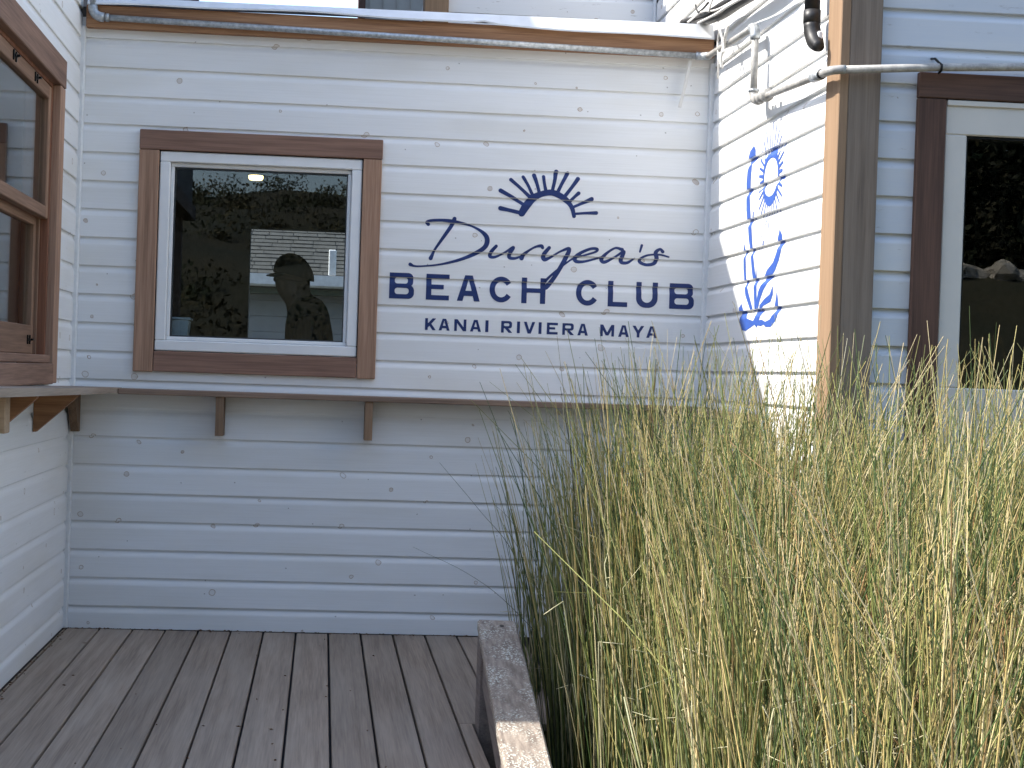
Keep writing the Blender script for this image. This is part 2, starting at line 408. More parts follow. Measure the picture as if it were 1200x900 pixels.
MB().box(-5, -4.9, -1.94, 6.2, -.35, 2.60).box(-4.9, XL-.12, 6.1, 6.2, -.35, 2.60).build('wall', 'siding_white_y', lb)
MB().box(-4.9, XL-.12, -1.94, 6.1, 2.50, 2.56).build('ceiling', 'room_paint', lb)
MB().box(-4.9, XL-.12, -1.94, 6.1, -.05, 0).build('floor', 'room_paint', lb)
MB().prism([(-2.0, 2.69), (2.2, 6.89), (6.4, 2.69), (6.4, 2.59), (2.2, 6.76), (-2.0, 2.58)], 'x', -5.1, XL+.03).build('roof', 'roof_dark', lb)
# unseen low boarded screen, added to keep side light off the deck
SW = ('x', XL-.004, -1)
for k in range(-1, 13):
    siding_board(SW, 100+k, ZB+k*SP, [(-3.4, -2.004, .03 if k < 0 else 0, SP+.009)], 'siding_white_y', lb)
MB().box(XL-.10, XL-.024, -3.4, -2.003, -.35, 1.75).build('added_screen', 'siding_white_y', lb)
# wooden double hung window
X0 = XL
win = MB().box(X0-.11, X0-.002, y0, y0+.022, z0, z1, .002).box(X0-.11, X0-.002, y1-.022, y1, z0, z1, .002)\
    .box(X0-.11, X0-.002, y0+.022, y1-.022, z1-.022, z1, .002).build('window', 'jamb_wood', lb, label='wooden double-hung sash window with warm brown casing')
T = .032
box('casing_board', 'trim_wood_y', win, X0-.004, X0+T, y0-.09, y1+.09, z1-.008, z1+.105)
box('casing_board', 'trim_wood_z', win, X0-.004, X0+T-.002, y1-.008, y1+.085, z0-.075, z1-.010)
box('casing_board', 'trim_wood_z', win, X0-.004, X0+T-.002, y0-.085, y0+.008, z0-.075, z1-.010)
box('casing_board', 'trim_wood_y', win, X0-.004, X0+T+.002, y0+.010, y1-.010, z0-.078, z0+.004)
box('sill', 'trim_wood_y', win, X0-.10, X0+T-.012, y0+.022, y1-.024, z0+.006, z0+.038)
# parting strip on the far jamb
box('parting_strip', 'sash_wood_z', win, X0-.046, X0-.034, y1-.036, y1-.0225, z0+.04, z1-.024, .001)
def sash(xf, za, zb, rb, rtp):
    ya, yb = y0+.024, y1-.024
    box('stile', 'sash_wood_z', win, xf-.034, xf, ya, ya+.05, za, zb); box('stile', 'sash_wood_z', win, xf-.034, xf, yb-.05, yb, za, zb)
    box('bottom_rail', 'sash_wood_y', win, xf-.034, xf+.001, ya+.05, yb-.05, za, za+rb)
    box('top_rail', 'sash_wood_y', win, xf-.034, xf+.001, ya+.05, yb-.05, zb-rtp, zb)
    g = MB().box(xf-.020, xf-.016, ya+.048, yb-.048, za+rb-.004, zb-rtp+.004).build('pane', 'glass', win)
sash(X0-.004, 1.742, z1-.024, .047, .055)
sash(X0-.046, z0+.040, 1.752, .112, .040)
def latch(xf, y, z):
    MB().box(xf, xf+.006, y-.024, y-.016, z-.018, z+.018, .001).box(xf, xf+.006, y+.016, y+.024, z-.018, z+.018, .001).box(xf+.001, xf+.010, y-.0158, y+.0158, z-.005, z+.005, .001)\
        .box(xf+.0103, xf+.022, y-.006, y+.006, z-.004, z+.004, .001).build('latch', 'black_metal', win)
latch(X0-.003, -1.30, z1-.05); latch(X0-.003, -.93, z1-.05); latch(X0-.045, -.72, z0+.095)

# ================================================================== BACK BUILDING (the sign wall)
bb = thing('clapboard_building', 'low white clapboard building with navy painted sign and square window behind the deck', 'building', (.3, 1.6, -.35))
BW = ('y', 0.0, 1)
BH = (-.749, .145, 1.242, 2.124)
for k in range(-1, 21):
    zz = ZB+k*SP
    pcs = cut(XL, XR, zz, SP, (BH[0]-.03, BH[1]+.03, BH[2]-.03, BH[3]+.03))
    if zz < 0: pcs = [(a, b_, .026, d_) for a, b_, c_, d_ in pcs]
    siding_board(BW, k, zz, pcs, 'siding_white_x', bb)
x0, x1, z0, z1 = BH
c = MB(); c.box(XL-.01, x0-.02, .021, .12, -.3, 2.74); c.box(x1+.02, XR+.01, .021, .12, -.3, 2.74)
c.box(x0-.02, x1+.02, .021, .12, -.3, z0-.02); c.box(x0-.02, x1+.02, .021, .12, z1+.02, 2.74); c.build('wall', 'core', bb)
box('corner_bead', 'bead_white', bb, XL-.018, XL+.017, -.019, .018, .002, 2.66, .004)
box('corner_bead', 'bead_white', bb, XR-.018, XR+.018, -.021, .018, .002, 2.63, .004)
# square window with wood surround and white frame
fr = MB()
for (a, b_, c_, d_) in ((x0, x1, z1-.046, z1), (x0, x1, z0, z0+.046), (x0, x0+.046, z0+.0462, z1-.0462), (x1-.046, x1, z0+.0462, z1-.0462)):
    fr.box(a, b_, -.010, .10, c_, d_, .004)
wn = fr.build('window', 'white_vinyl', bb, label='square fixed window with white frame and brown wood surround')
gi = MB()
for (a, b_, c_, d_) in ((x0+.0465, x1-.0465, z1-.064, z1-.0465), (x0+.0465, x1-.0465, z0+.0465, z0+.064), (x0+.0465, x0+.062, z0+.0642, z1-.0642), (x1-.062, x1-.0465, z0+.0642, z1-.0642)):
    gi.box(a, b_, .012, .075, c_, d_, .003)
gi.build('glazing_bead', 'white_vinyl', wn)
gs = MB()
for (a, b_, c_, d_) in ((x0+.062, x1-.062, z1-.070, z1-.0642), (x0+.062, x1-.062, z0+.0642, z0+.070), (x0+.0622, x0+.067, z0+.0702, z1-.0702), (x1-.067, x1-.0622, z0+.0702, z1-.0702)):
    gs.box(a, b_, .022, .06, c_, d_, 0)
gs.build('gasket', 'silicone', wn)
MB().box(x0+.060, x1-.060, .034, .039, z0+.062, z1-.062).build('pane', 'glass', wn)
box('trim_board', 'trim_wood_x', wn, -.840, .234, -.022, -.001, 2.128, 2.215)
box('trim_board', 'trim_wood_z', wn, -.840, x0-.004, -.020, -.001, 1.146, 2.1265)
box('trim_board', 'trim_wood_z', wn, x1+.004, .232, -.020, -.001, 1.146, 2.1265)
box('trim_board', 'trim_wood_x', wn, x0-.002, x1+.002, -.021, -.001, 1.148, z0-.003)
# roof edge: fascia and drip flashing
roof = MB().box(XL-.02, XR-.004, .0, 3.4, 2.70, 2.745).build('roof', 'roof_dark', bb)
box('fascia_board', 'fascia_wood', bb, XL+.022, XR-.012, -.042, -.002, 2.648, 2.746, .003)
fl = MB(); nn = 40; pv = []
for i in range(nn+1):
    t = i/nn; x = XL+.03+(XR-.02-XL-.03)*t
    zb = 2.7385+.012*math.sin(t*5)+.003*math.sin(t*23)+(.010 if abs(t-.62) < .02 else 0); zt = 2.782+.016*t
    pv += [(x, -.068, zb), (x, -.069, zb+.007), (x, -.040, zt), (x, .12, zt+.006), (x, .12, zt), (x, -.038, zt-.004), (x, -.066, zb)]
fl.add(pv, [(i*7+q, i*7+(q+1) % 7, (i+1)*7+(q+1) % 7, (i+1)*7+q) for i in range(nn) for q in range(7)] + [tuple(range(7)), tuple(range(nn*7+6, nn*7-1, -1))])
fl.build('drip_flashing', 'flashing_white', roof)
# room behind the window
rm = MB()
rm.box(XL-.01, XL+.03, .12, 3.3, -.1, 2.6); rm.box(XR-.03, XR+.01, .12, 3.3, -.1, 2.6)
rm.box(XL+.03, -.515, 3.2, 3.3, -.1, 2.6); rm.box(.118, XR-.03, 3.2, 3.3, -.1, 2.6); rm.box(-.515, .118, 3.2, 3.3, -.1, .9); rm.box(-.515, .118, 3.2, 3.3, 2.115, 2.6)
rm.box(XL, XR, .12, 3.3, 2.6, 2.69)
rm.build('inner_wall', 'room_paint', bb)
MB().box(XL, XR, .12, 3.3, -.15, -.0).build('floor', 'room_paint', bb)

# ================================================================== RIGHT BUILDING
rb = thing('clapboard_building', 'white clapboard building with sunlit side wall and brown corner post, on the right', 'building', (3, 0, -.35))
RW = ('x', XR, 1); FW = ('y', YF, 1)
for k in range(-3, 35):
    zz = ZB+k*SP
    siding_board(RW, k, zz, [(-1.51, 0.0 if zz < 2.70 else 1.30, 0, SP+.009)], 'siding_white_y', rb)
P2 = .1287; FH = (2.10, 3.05, .45, 2.178)
for k in range(-17, 9):
    zz = 2.357+k*P2
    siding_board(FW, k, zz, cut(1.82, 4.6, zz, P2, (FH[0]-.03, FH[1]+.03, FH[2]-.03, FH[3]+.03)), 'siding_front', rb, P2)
c = MB()
c.box(XR+.021, XR+.12, -1.56, 2.5, -.35, 4.45)
c.box(XR+.12, FH[0]-.02, YF+.021, YF+.11, -.35, 4.45); c.box(FH[1]+.02, 4.6, YF+.021, YF+.11, -.35, 4.45)
c.box(FH[0]-.02, FH[1]+.02, YF+.021, YF+.11, -.35, FH[2]-.02); c.box(FH[0]-.02, FH[1]+.02, YF+.021, YF+.11, FH[3]+.02, 4.45)
c.box(4.6, 4.7, YF, 2.5, -.35, 4.45); c.box(XR+.12, 4.6, 2.4, 2.5, -.35, 4.45)
c.build('wall', 'core', rb)
MB().box(XR+.12, 4.6, YF+.11, 2.4, 2.6, 2.66).build('ceiling', 'room_paint', rb)
MB().box(XR+.12, 4.6, YF+.11, 2.4, -.1, -.05).build('floor', 'room_paint', rb)
MB().box(XR-.05, 4.8, YF-.05, 2.6, 4.47, 4.55).build('roof', 'roof_dark', rb)
# corner post: two boards
box('corner_board', 'post_wood', rb, XR-.011, XR+.022, -1.633, -1.505, -.3, 4.44, .003)
box('corner_board', 'post_shaded', rb, XR+.0225, 1.860, -1.631, YF-.001, -.3, 4.44, .003)
# front window
x0, x1, z0, z1 = FH
fr = MB()
fr.box(x0, x1, YF-.012, YF+.08, z1-.118, z1, .004).box(x0, x0+.078, YF-.012, YF+.08, 1.1922, z1-.1182, .004).box(x1-.078, x1, YF-.012, YF+.08, 1.1922, z1-.1182, .004).box(x0, x1, YF-.012, YF+.08, z0, 1.192, .004)
fw2 = fr.build('window', 'cream_frame', rb, label='tall dark glazed window with cream frame and dark brown surround')
box('head_strip', 'cream_frame', fw2, x0+.002, x1-.002, YF-.020, YF-.0125, z1-.020, z1-.001, .002)
MB().box(x0+.0782, x0+.086, YF+.0, YF+.05, 1.1925, z1-.1185).box(x1-.086, x1-.0782, YF, YF+.05, 1.1925, z1-.1185).box(x0+.0862, x1-.0862, YF, YF+.05, z1-.126, z1-.1185).build('gasket', 'black_metal', fw2)
MB().box(x0+.076, x1-.076, YF+.022, YF+.027, 1.188, z1-.116).build('pane', 'glass', fw2)
box('trim_board', 'dark_trim_x', fw2, 1.998, 3.15, YF-.026, YF-.001, z1+.002, z1+.089)
box('trim_board', 'dark_trim_z', fw2, 1.998, x0-.003, YF-.024, YF-.001, z0-.1, z1+.0005)
box('trim_board', 'dark_trim_z', fw2, x1+.003, 3.148, YF-.024, YF-.001, z0-.1, z1+.0005)
# upper storey behind the low roof
UW = ('y', 1.20, 1)
for k in range(21, 35):
    zz = ZB+k*SP
    siding_board(UW, k, zz, [(.605, XR-.001, 0, SP+.009)], 'siding_old', rb)
MB().box(.60, XR+.02, 1.222, 1.30, 2.75, 4.45).build('wall', 'core', rb)
box('corner_bead', 'bead_white', rb, XR-.016, XR-.001, 1.18, 1.199, 2.80, 4.4, .003)
box('upper_post', 'post_wood', rb, .470, .600, 1.14, 1.27, 2.75, 4.4, .004)
MB().prism([(.40, 2.75), (.43, 2.75), (.56, 3.5), (.53, 3.5)], 'y', 1.3, 1.34).build('stair_rail', 'flashing_white', rb)
ub = thing('upper_building', 'beige boarded building glimpsed above the low roof against the sky', 'building', (1.2, 4.2, -.35))
MB().box(.22, 2.2, 4.0, 4.4, -.35, 5.2).build('wall', 'beige_wall', ub); MB().box(.17, .219, 3.96, 4.42, -.35, 5.2).build('corner_board', 'dark_trim_z', ub)
for i in range(8): MB().box(.25+.10*i, .257+.10*i, 3.985, 3.9995, 2.75, 5.2).build('batten', 'beige_wall', ub)

# ================================================================== PAINTED SIGN
def seg_sd(U, Z, pts, rad):
    d = np.full(U.shape, 9.0)
    for (ax, az), (bx, bz), ra, rb_ in zip(pts, pts[1:], rad, rad[1:]):
        vx, vz = bx-ax, bz-az; L2 = vx*vx+vz*vz+1e-12
        t = np.clip(((U-ax)*vx+(Z-az)*vz)/L2, 0, 1)
        d = np.minimum(d, np.hypot(U-ax-t*vx, Z-az-t*vz)-(ra+t*(rb_-ra)))
    return d
def poly_sd(U, Z, P):
    d = np.full(U.shape, 9.0); ins = np.zeros(U.shape, bool)
    for (ax, az), (bx, bz) in zip(P, P[1:]+P[:1]):
        vx, vz = bx-ax, bz-az; t = np.clip(((U-ax)*vx+(Z-az)*vz)/(vx*vx+vz*vz+1e-12), 0, 1)
        d = np.minimum(d, np.hypot(U-ax-t*vx, Z-az-t*vz))
        c = ((az > Z) != (bz > Z)); xx = ax+(Z-az)/(bz-az+1e-12)*vx
        ins ^= c & (U < xx)
    return np.where(ins, -d, d)
def spline(P, n=8):
    P = np.array(P, float); Q = np.vstack([2*P[0]-P[1], P, 2*P[-1]-P[-2]]); out = []
    for i in range(1, len(Q)-2):
        p0, p1, p2, p3 = Q[i-1:i+3]
        for t in np.linspace(0, 1, n, endpoint=False):
            out.append(.5*((2*p1)+(-p0+p2)*t+(2*p0-5*p1+4*p2-p3)*t*t+(-p0+3*p1-3*p2+p3)*t**3))
    out.append(P[-1]); return np.array(out)
def painted(name, fn, u0, u1, z0, z1, wall, mat, parent, res=.002, label=None):
    """a shape of paint lying 1 mm proud on the boards, following their profile and missing the laps"""
    us = np.arange(u0, u1+res, res); zs = np.arange(z0, z1+res, res)
    U, Z = np.meshgrid(us, zs); S = fn(U, Z)
    k = np.floor((zs-ZB)/SP).astype(int); vid = {}; verts = []; faces = []
    def vert(u, z, kk):
        key = (round(u, 6), round(z, 6))
        if key not in vid:
            vid[key] = len(verts)
            verts.append(wpt(wall, u, prof(min(max(z-ZB-kk*SP, 0), SP))*dsc(wall)+jit(wall, kk)-.0014, z))
        return vid[key]
    for j in range(len(zs)-1):
        if k[j] != k[j+1]: continue
        row = S[j:j+2]; any_in = np.where((row[:, :-1].min(0) < 0) | (row[:, 1:].min(0) < 0))[0]
        run = None
        for i in list(any_in)+[-9]:
            full = i >= 0 and max(S[j, i], S[j, i+1], S[j+1, i], S[j+1, i+1]) < 0
            if run is not None and (not full or i != run[1]):
                a, b_ = run; run = None
                faces.append((vert(us[a], zs[j], k[j]), vert(us[b_], zs[j], k[j]), vert(us[b_], zs[j+1], k[j]), vert(us[a], zs[j+1], k[j])))
            if i < 0: break
            if full: run = (run[0], i+1) if run else (i, i+1); continue
            cs = [(us[i], zs[j], S[j, i]), (us[i+1], zs[j], S[j, i+1]), (us[i+1], zs[j+1], S[j+1, i+1]), (us[i], zs[j+1], S[j+1, i])]
            pg = []
            for (ua, za, sa), (ub_, zb_, sb) in zip(cs, cs[1:]+cs[:1]):
                if sa < 0: pg.append(vert(ua, za, k[j]))
                if (sa < 0) != (sb < 0):
                    t = sa/(sa-sb); pg.append(vert(ua+(ub_-ua)*t, za+(zb_-za)*t, k[j]))
            pg2 = [p for q, p in enumerate(pg) if p != pg[q-1]]
            if len(pg2) >= 3: faces.append(tuple(pg2))
    o = MB().add(verts, faces).build(name, mat, parent, label=label, recalc=False)
    return o
def rect(X, Y, a, b_, c_, d_): return np.maximum.reduce([a-X, X-b_, c_-Y, Y-d_])
def rrect(X, Y, a, b_, c_, d_, r):
    qx = np.abs(X-(a+b_)/2)-(b_-a)/2+r; qy = np.abs(Y-(c_+d_)/2)-(d_-c_)/2+r
    return np.hypot(np.maximum(qx, 0), np.maximum(qy, 0))+np.minimum(np.maximum(qx, qy), 0)-r
def bar(X, Y, ax, ay, bx, by, t):
    L = math.hypot(bx-ax, by-ay); nx_, ny_ = -(by-ay)/L, (bx-ax)/L
    return np.abs((X-ax)*nx_+(Y-ay)*ny_)-t/2
def glyph(ch, X, Y, w_, h, t):
    mn = lambda *a: np.minimum.reduce(a); mxx = lambda *a: np.maximum.reduce(a)
    bx_ = rect(X, Y, 0, w_, 0, h); stem = rect(X, Y, 0, t, 0, h)
    if ch == 'I': return bx_
    if ch == 'L': return mn(stem, rect(X, Y, 0, w_, 0, t*.9))
    if ch == 'H': return mn(stem, rect(X, Y, w_-t, w_, 0, h), rect(X, Y, 0, w_, h*.42, h*.42+t*.85))
    if ch == 'E': return mn(stem, rect(X, Y, 0, w_, 0, t*.9), rect(X, Y, 0, w_, h-t*.9, h), rect(X, Y, 0, w_*.76, h*.42, h*.42+t*.85))
    if ch == 'B':
        o = mn(rrect(X, Y, 0, w_*.96, h*.46, h, h*.2), rrect(X, Y, 0, w_, 0, h*.54, h*.22), rect(X, Y, 0, w_*.5, 0, h))
        return mxx(o, -rrect(X, Y, t, w_*.96-t, h*.585, h-t*.85, h*.10), -rrect(X, Y, t, w_-t, t*.85, h*.42, h*.11))
    if ch == 'R':
        o = mn(rrect(X, Y, 0, w_*.97, h*.38, h, h*.22), rect(X, Y, 0, w_*.5, h*.38, h))
        o = mxx(o, -rrect(X, Y, t, w_*.97-t, h*.38+t*.8, h-t*.85, h*.10))
        return mn(o, stem, mxx(bar(X, Y, w_*.45, h*.42, w_-t*.5, -.02*h, t), rect(X, Y, 0, w_, 0, h*.45)))
    if ch == 'C':
        a, b_ = w_*.54, h*.5
        o = (np.hypot((X-a)/a, (Y-b_)/b_)-1)*a; i_ = (np.hypot((X-a)/(a-t), (Y-b_)/(b_-t*.95))-1)*a
        return mxx(o, -i_, -np.maximum(a*1.02-X, np.abs(Y-b_)-(X-a)*.72), X-w_)
    if ch == 'U': return mxx(rrect(X, Y, 0, w_, 0, h*1.6, w_*.44), -rrect(X, Y, t, w_-t, t*.95, h*1.8, w_*.27), Y-h)
    if ch == 'A':
        s_ = .335
        out = mxx(bx_, (X*-h+Y*s_*w_)/h, ((X-w_)*h+Y*s_*w_)/h)
        q = t*1.08/w_; sl = (.5-q)/.86
        inn = mxx((-(X-q*w_)*h+Y*sl*w_)/h, ((X-w_+q*w_)*h+Y*sl*w_)/h)
        return mxx(out, -np.maximum(inn, Y-h*.20), -np.maximum(inn, h*.40-Y))
    if ch == 'V': return mxx(bx_, mn(bar(X, Y, t*.52, h, w_/2, 0-.04*h, t), bar(X, Y, w_-t*.52, h, w_/2, -.04*h, t)))
    if ch == 'N': return mn(stem, rect(X, Y, w_-t, w_, 0, h), mxx(bx_, bar(X, Y, t*.55, h, w_-t*.55, 0, t)))
    if ch == 'K': return mn(stem, mxx(bx_, X*0+t*.6-X, mn(mxx(bar(X, Y, t*.6, h*.36, w_-t*.55, h, t), X*0), mxx(bar(X, Y, w_*.38, h*.60, w_-t*.5, 0, t), Y-h*.64)))) if False else mn(stem, mxx(bx_, t*.6-X, bar(X, Y, t*.7, h*.30, w_-t*.6, h, t)), mxx(bx_, Y-h*.62, bar(X, Y, w_*.36, h*.62, w_-t*.6, 0, t)))
    if ch == 'M': return mn(stem, rect(X, Y, w_-t, w_, 0, h), mxx(bx_, h*.08-Y, mn(mxx(bar(X, Y, t*.5, h, w_/2, h*.10, t), X-w_*.56), mxx(bar(X, Y, w_-t*.5, h, w_/2, h*.10, t), w_*.44-X))))
    if ch == 'Y': return mxx(bx_, mn(rect(X, Y, w_/2-t/2, w_/2+t/2, 0, h*.5), mxx(h*.36-Y, mn(bar(X, Y, t*.5, h, w_/2, h*.40, t), bar(X, Y, w_-t*.5, h, w_/2, h*.40, t)))))
def letters(spec, z_bot, z_top, t, pxy):
    for ch, xa, xb in spec:
        a = onY(xa, pxy(xa), 0).x; b_ = onY(xb, pxy(xb), 0).x
        painted('letter', lambda U, Z: glyph(ch, U-a, Z-z_bot, b_-a, z_top-z_bot, t), a-.004, b_+.004, z_bot-.004, z_top+.004, BW, 'navy_paint', bb, .0015, 'navy painted letter '+ch)
q1 = lambda v: 450+v/6.316; q2 = lambda v: 630+v/6.316
letters([('B', q1(40), q1(223)), ('E', q1(312), q1(483)), ('A', q1(541), q1(711)), ('C', q1(781), q1(941)), ('H', q1(1018), q2(58)),
         ('C', q2(284), q2(441)), ('L', q2(520), q2(665)), ('U', q2(729), q2(888)), ('B', q2(975), q2(1157))], 1.511, 1.627, .0240, lambda x: 334+(x-456)*.0384)
letters([('K', q1(304), q1(384)), ('A', q1(405), q1(487)), ('N', q1(520), q1(609)), ('A', q1(637), q1(719)), ('I', q1(750), q1(773)),
         ('R', q1(867), q1(949)), ('I', q1(984), q1(1006)), ('V', q1(1034), q1(1117)), ('I', q2(7), q2(29)), ('E', q2(68), q2(149)), ('R', q2(183), q2(269)),
         ('A', q2(295), q2(373)), ('M', q2(463), q2(566)), ('A', q2(597), q2(676)), ('Y', q2(702), q2(786)), ('A', q2(805), q2(886))], 1.375, 1.428, .0122, lambda x: 380+(x-498)*.0365)
PXM = 1/263.6
def stroke_px(pts, ox, oy, sc):
    """[(zoom x, zoom y, width)] -> wall polyline and radii"""
    S = spline(pts, 8); out = []; rad = []
    for x, y, w_ in S:
        p = onY(ox+x/sc, oy+y/sc, 0); out.append((p.x, p.z)); rad.append(max(w_, 6)/sc*PXM/2+.0006)
    return out, rad
script = []
A = lambda p: script.append(stroke_px(p, 470, 245, 7.5))
A([(240, 132, 30), (226, 114, 22), (262, 101, 22), (350, 98, 24), (440, 106, 30), (520, 120, 22), (620, 148, 16), (700, 192, 26), (748, 240, 38), (756, 290, 42), (730, 340, 38), (655, 388, 34), (560, 430, 28), (450, 464, 22), (320, 490, 15), (180, 502, 13), (115, 500, 16), (80, 486, 30)])
A([(470, 86, 34), (440, 150, 32), (370, 250, 27), (300, 350, 19), (280, 390, 24), (260, 432, 34)])
A([(836, 326, 26), (795, 372, 30), (782, 414, 30), (825, 421, 22), (900, 388, 15), (985, 338, 26), (958, 385, 32), (952, 425, 30), (1000, 433, 22), (1055, 415, 14)])
A = lambda p: script.append(stroke_px(p, 610, 265, 6.316))
A([(8, 237, 32), (22, 212, 26), (60, 182, 16), (110, 154, 15), (152, 147, 24), (163, 160, 22)])
A([(212, 160, 24), (172, 210, 30), (176, 245, 32), (218, 233, 17), (290, 190, 13), (358, 168, 26), (340, 225, 32), (298, 300, 31), (250, 378, 30), (190, 452, 32), (163, 448, 16), (192, 398, 18), (262, 332, 14), (340, 272, 12), (400, 235, 12), (480, 214, 13), (556, 190, 15), (566, 170, 20), (520, 168, 19), (450, 196, 22), (406, 232, 30), (412, 260, 27), (470, 262, 18), (560, 240, 13), (620, 222, 12)])
A([(752, 174, 24), (700, 163, 15), (632, 205, 20), (600, 246, 29), (622, 266, 24), (690, 234, 15), (764, 188, 20), (746, 238, 30), (748, 268, 27), (792, 270, 20), (842, 240, 10)])
A([(897, 143, 18), (883, 190, 13)])
A([(1052, 190, 24), (1032, 171, 17), (1000, 196, 29), (1006, 240, 31), (988, 276, 25), (930, 286, 22), (884, 264, 26), (896, 235, 17), (950, 214, 13), (1030, 212, 13), (1096, 229, 11)])
painted('script_lettering', lambda U, Z: np.minimum.reduce([seg_sd(U, Z, p, r_) for p, r_ in script]), .36, 1.60, 1.48, 1.90, BW, 'navy_paint', bb, .0018, 'navy painted handwriting-style name')
sun_s = [stroke_px([(385, 448, 60), (420, 392, 68), (485, 318, 62), (560, 281, 50), (645, 268, 52), (720, 295, 52), (790, 345, 44), (828, 405, 38), (845, 475, 32)], 560, 190, 7.5)]
for a, b_, wa, wb in (((350, 440), (198, 405), 32, 38), ((410, 378), (200, 250), 30, 36), ((450, 300), (290, 154), 30, 30), ((480, 290), (398, 130), 28, 28), ((540, 270), (495, 116), 28, 36), ((598, 255), (578, 127), 30, 28), ((655, 250), (688, 86), 28, 38),
                      ((700, 268), (788, 100), 30, 34), ((768, 296), (880, 147), 30, 36), ((820, 335), (885, 274), 26, 32), ((845, 392), (1000, 325), 22, 36), ((855, 454), (1040, 447), 20, 32)):
    mid = ((a[0]+b_[0])/2+random.uniform(-4, 4), (a[1]+b_[1])/2+random.uniform(-3, 3))
    sun_s.append(stroke_px([(*a, wa), (*mid, (wa+wb)/2-4), (*b_, wb)], 560, 190, 7.5))
painted('sun_emblem', lambda U, Z: np.minimum.reduce([seg_sd(U, Z, p, r_) for p, r_ in sun_s]), .72, 1.24, 1.86, 2.12, BW, 'navy_paint', bb, .0018, 'navy painted half sun with rays')
# blue flower and sun emblem on the side wall
def wx(px, py): p = onX(px, py, XR); return (p.y, p.z)
z1p = lambda x, y: wx(840+x/7.5, 140+y/7.5); z2p = lambda x, y: wx(840+x/5.625, 240+y/5.625)
polys = [[z1p(*p) for p in P] for P in (
    [(330, 228), (343, 265), (342, 330), (325, 372), (300, 400), (278, 380), (280, 340), (295, 280)],
    [(290, 400), (312, 390), (302, 500), (297, 640), (292, 690), (297, 800), (300, 900), (270, 900), (262, 800), (262, 560), (272, 450)])]
polys += [[z2p(*p) for p in P] for P in (
    [(198, 0), (220, 0), (228, 130), (232, 220), (240, 335), (250, 430), (264, 520), (264, 700), (250, 700), (244, 540), (230, 430), (222, 310), (210, 220), (204, 110)],
    [(183, 250), (190, 300), (190, 350), (192, 440), (196, 510), (208, 570), (242, 700), (224, 700), (190, 600), (182, 510), (176, 420), (176, 300)],
    [(415, 160), (432, 200), (430, 270), (410, 360), (385, 430), (350, 490), (310, 560), (285, 630), (270, 700), (262, 640), (275, 570), (305, 500), (330, 430), (370, 380), (395, 310), (402, 220)],
    [(372, 530), (372, 590), (355, 640), (310, 665), (280, 700), (284, 660), (315, 620), (350, 590)],
    [(398, 565), (405, 620), (408, 700), (390, 760), (355, 805), (320, 805), (310, 790), (290, 800), (270, 795), (262, 812), (250, 790), (190, 832), (165, 825), (152, 780), (150, 720), (148, 680), (165, 650), (175, 690), (200, 750), (240, 765), (250, 745), (250, 695), (300, 695), (286, 735), (278, 762), (295, 755), (320, 770), (350, 755), (375, 710), (388, 640)],
    [(240, 40), (246, 45), (242, 100), (234, 95)], [(303, 235), (310, 235), (308, 270), (300, 270)])]
cy_, cz_ = wx(903.5, 207.5)
thin = [([z2p(x, y) for x, y in ((268, 110), (262, 250), (258, 400), (258, 520))], [.0022]*4), ([z2p(x, y) for x, y in ((330, 100), (290, 220), (272, 320), (262, 480))], [.002]*4)]
for i in range(30):
    a = 2*math.pi*i/30+.06; up_ = math.sin(a)
    L0 = .10; ln_ = .045+.075*max(0, up_)**1.5+.055*max(0, -up_)**1.5
    ln_ *= random.uniform(.75, 1.05); wd = .0035+.0055*(1-abs(up_))**.7
    ca, sa = -math.cos(a), math.sin(a)
    thin.append(([(cy_+ca*L0, cz_+sa*L0), (cy_+ca*(L0+ln_), cz_+sa*(L0+ln_))], [wd*.9, wd*.75]))
def emblem(U, Z):
    ro = np.hypot(U-cy_, Z-cz_); th = np.arctan2(Z-cz_, U-cy_); wv_ = .009+.010*np.abs(np.sin(th))**3
    d = np.abs(ro-.094)-wv_
    for P in polys: d = np.minimum(d, poly_sd(U, Z, P))
    for p, r_ in thin: d = np.minimum(d, seg_sd(U, Z, p, r_))
    return d
painted('flower_emblem', emblem, -1.25, -.36, 1.20, 2.28, RW, 'blue_paint', rb, .0022, 'blue painted sun flower on a leafy stem')

# ================================================================== SHELVES
sh = thing('wall_shelf', 'narrow brown bar shelf on small brackets running below the painted sign', 'shelf', (.3, -.06, 1.0))
box('shelf_board', 'shelf_wood_x', sh, XL+.225, XR-.002, -.142, -.0015, 1.046, 1.070, .003)
for bx_ in (-1.098, -.462, .190, 1.45):
    w_ = .034
    MB().prism([(-.135, 1.0455), (-.002, 1.0455), (-.002, .873), (-.035, .873), (-.135, 1.0)] if bx_ < -1 else [(-.132, 1.0455), (-.002, 1.0455), (-.002, .876), (-.128, .876)], 'x', bx_, bx_+w_).build('bracket', 'bracket_wood', sh)
s2 = thing('wall_shelf', 'grey weathered bar shelf on triangular brackets under the brown sash window', 'shelf', (XL+.1, -1.1, 1.0))
def tilt(y): return 1.046-.012*y
mb = MB(); xa, xb = XL+.0015, XL+.222
mb.add([(x, y, tilt(y)+dz) for y in (-2.6, -.003) for x in (xa, xb) for dz in (0, .026)], [(0, 1, 3, 2), (4, 6, 7, 5), (0, 4, 5, 1), (2, 3, 7, 6), (0, 2, 6, 4), (1, 5, 7, 3)])
mb.build('shelf_board', 'shelf_wood_y', s2)
for yb in (-.79, -1.57):
    zt = tilt(yb)-.0008
    MB().prism([(XL+.002, zt), (XL+.170, zt), (XL+.165, zt-.012), (XL+.012, zt-.150), (XL+.002, zt-.150)], 'y', yb-.018, yb+.018).build('bracket', 'bracket_red', s2)
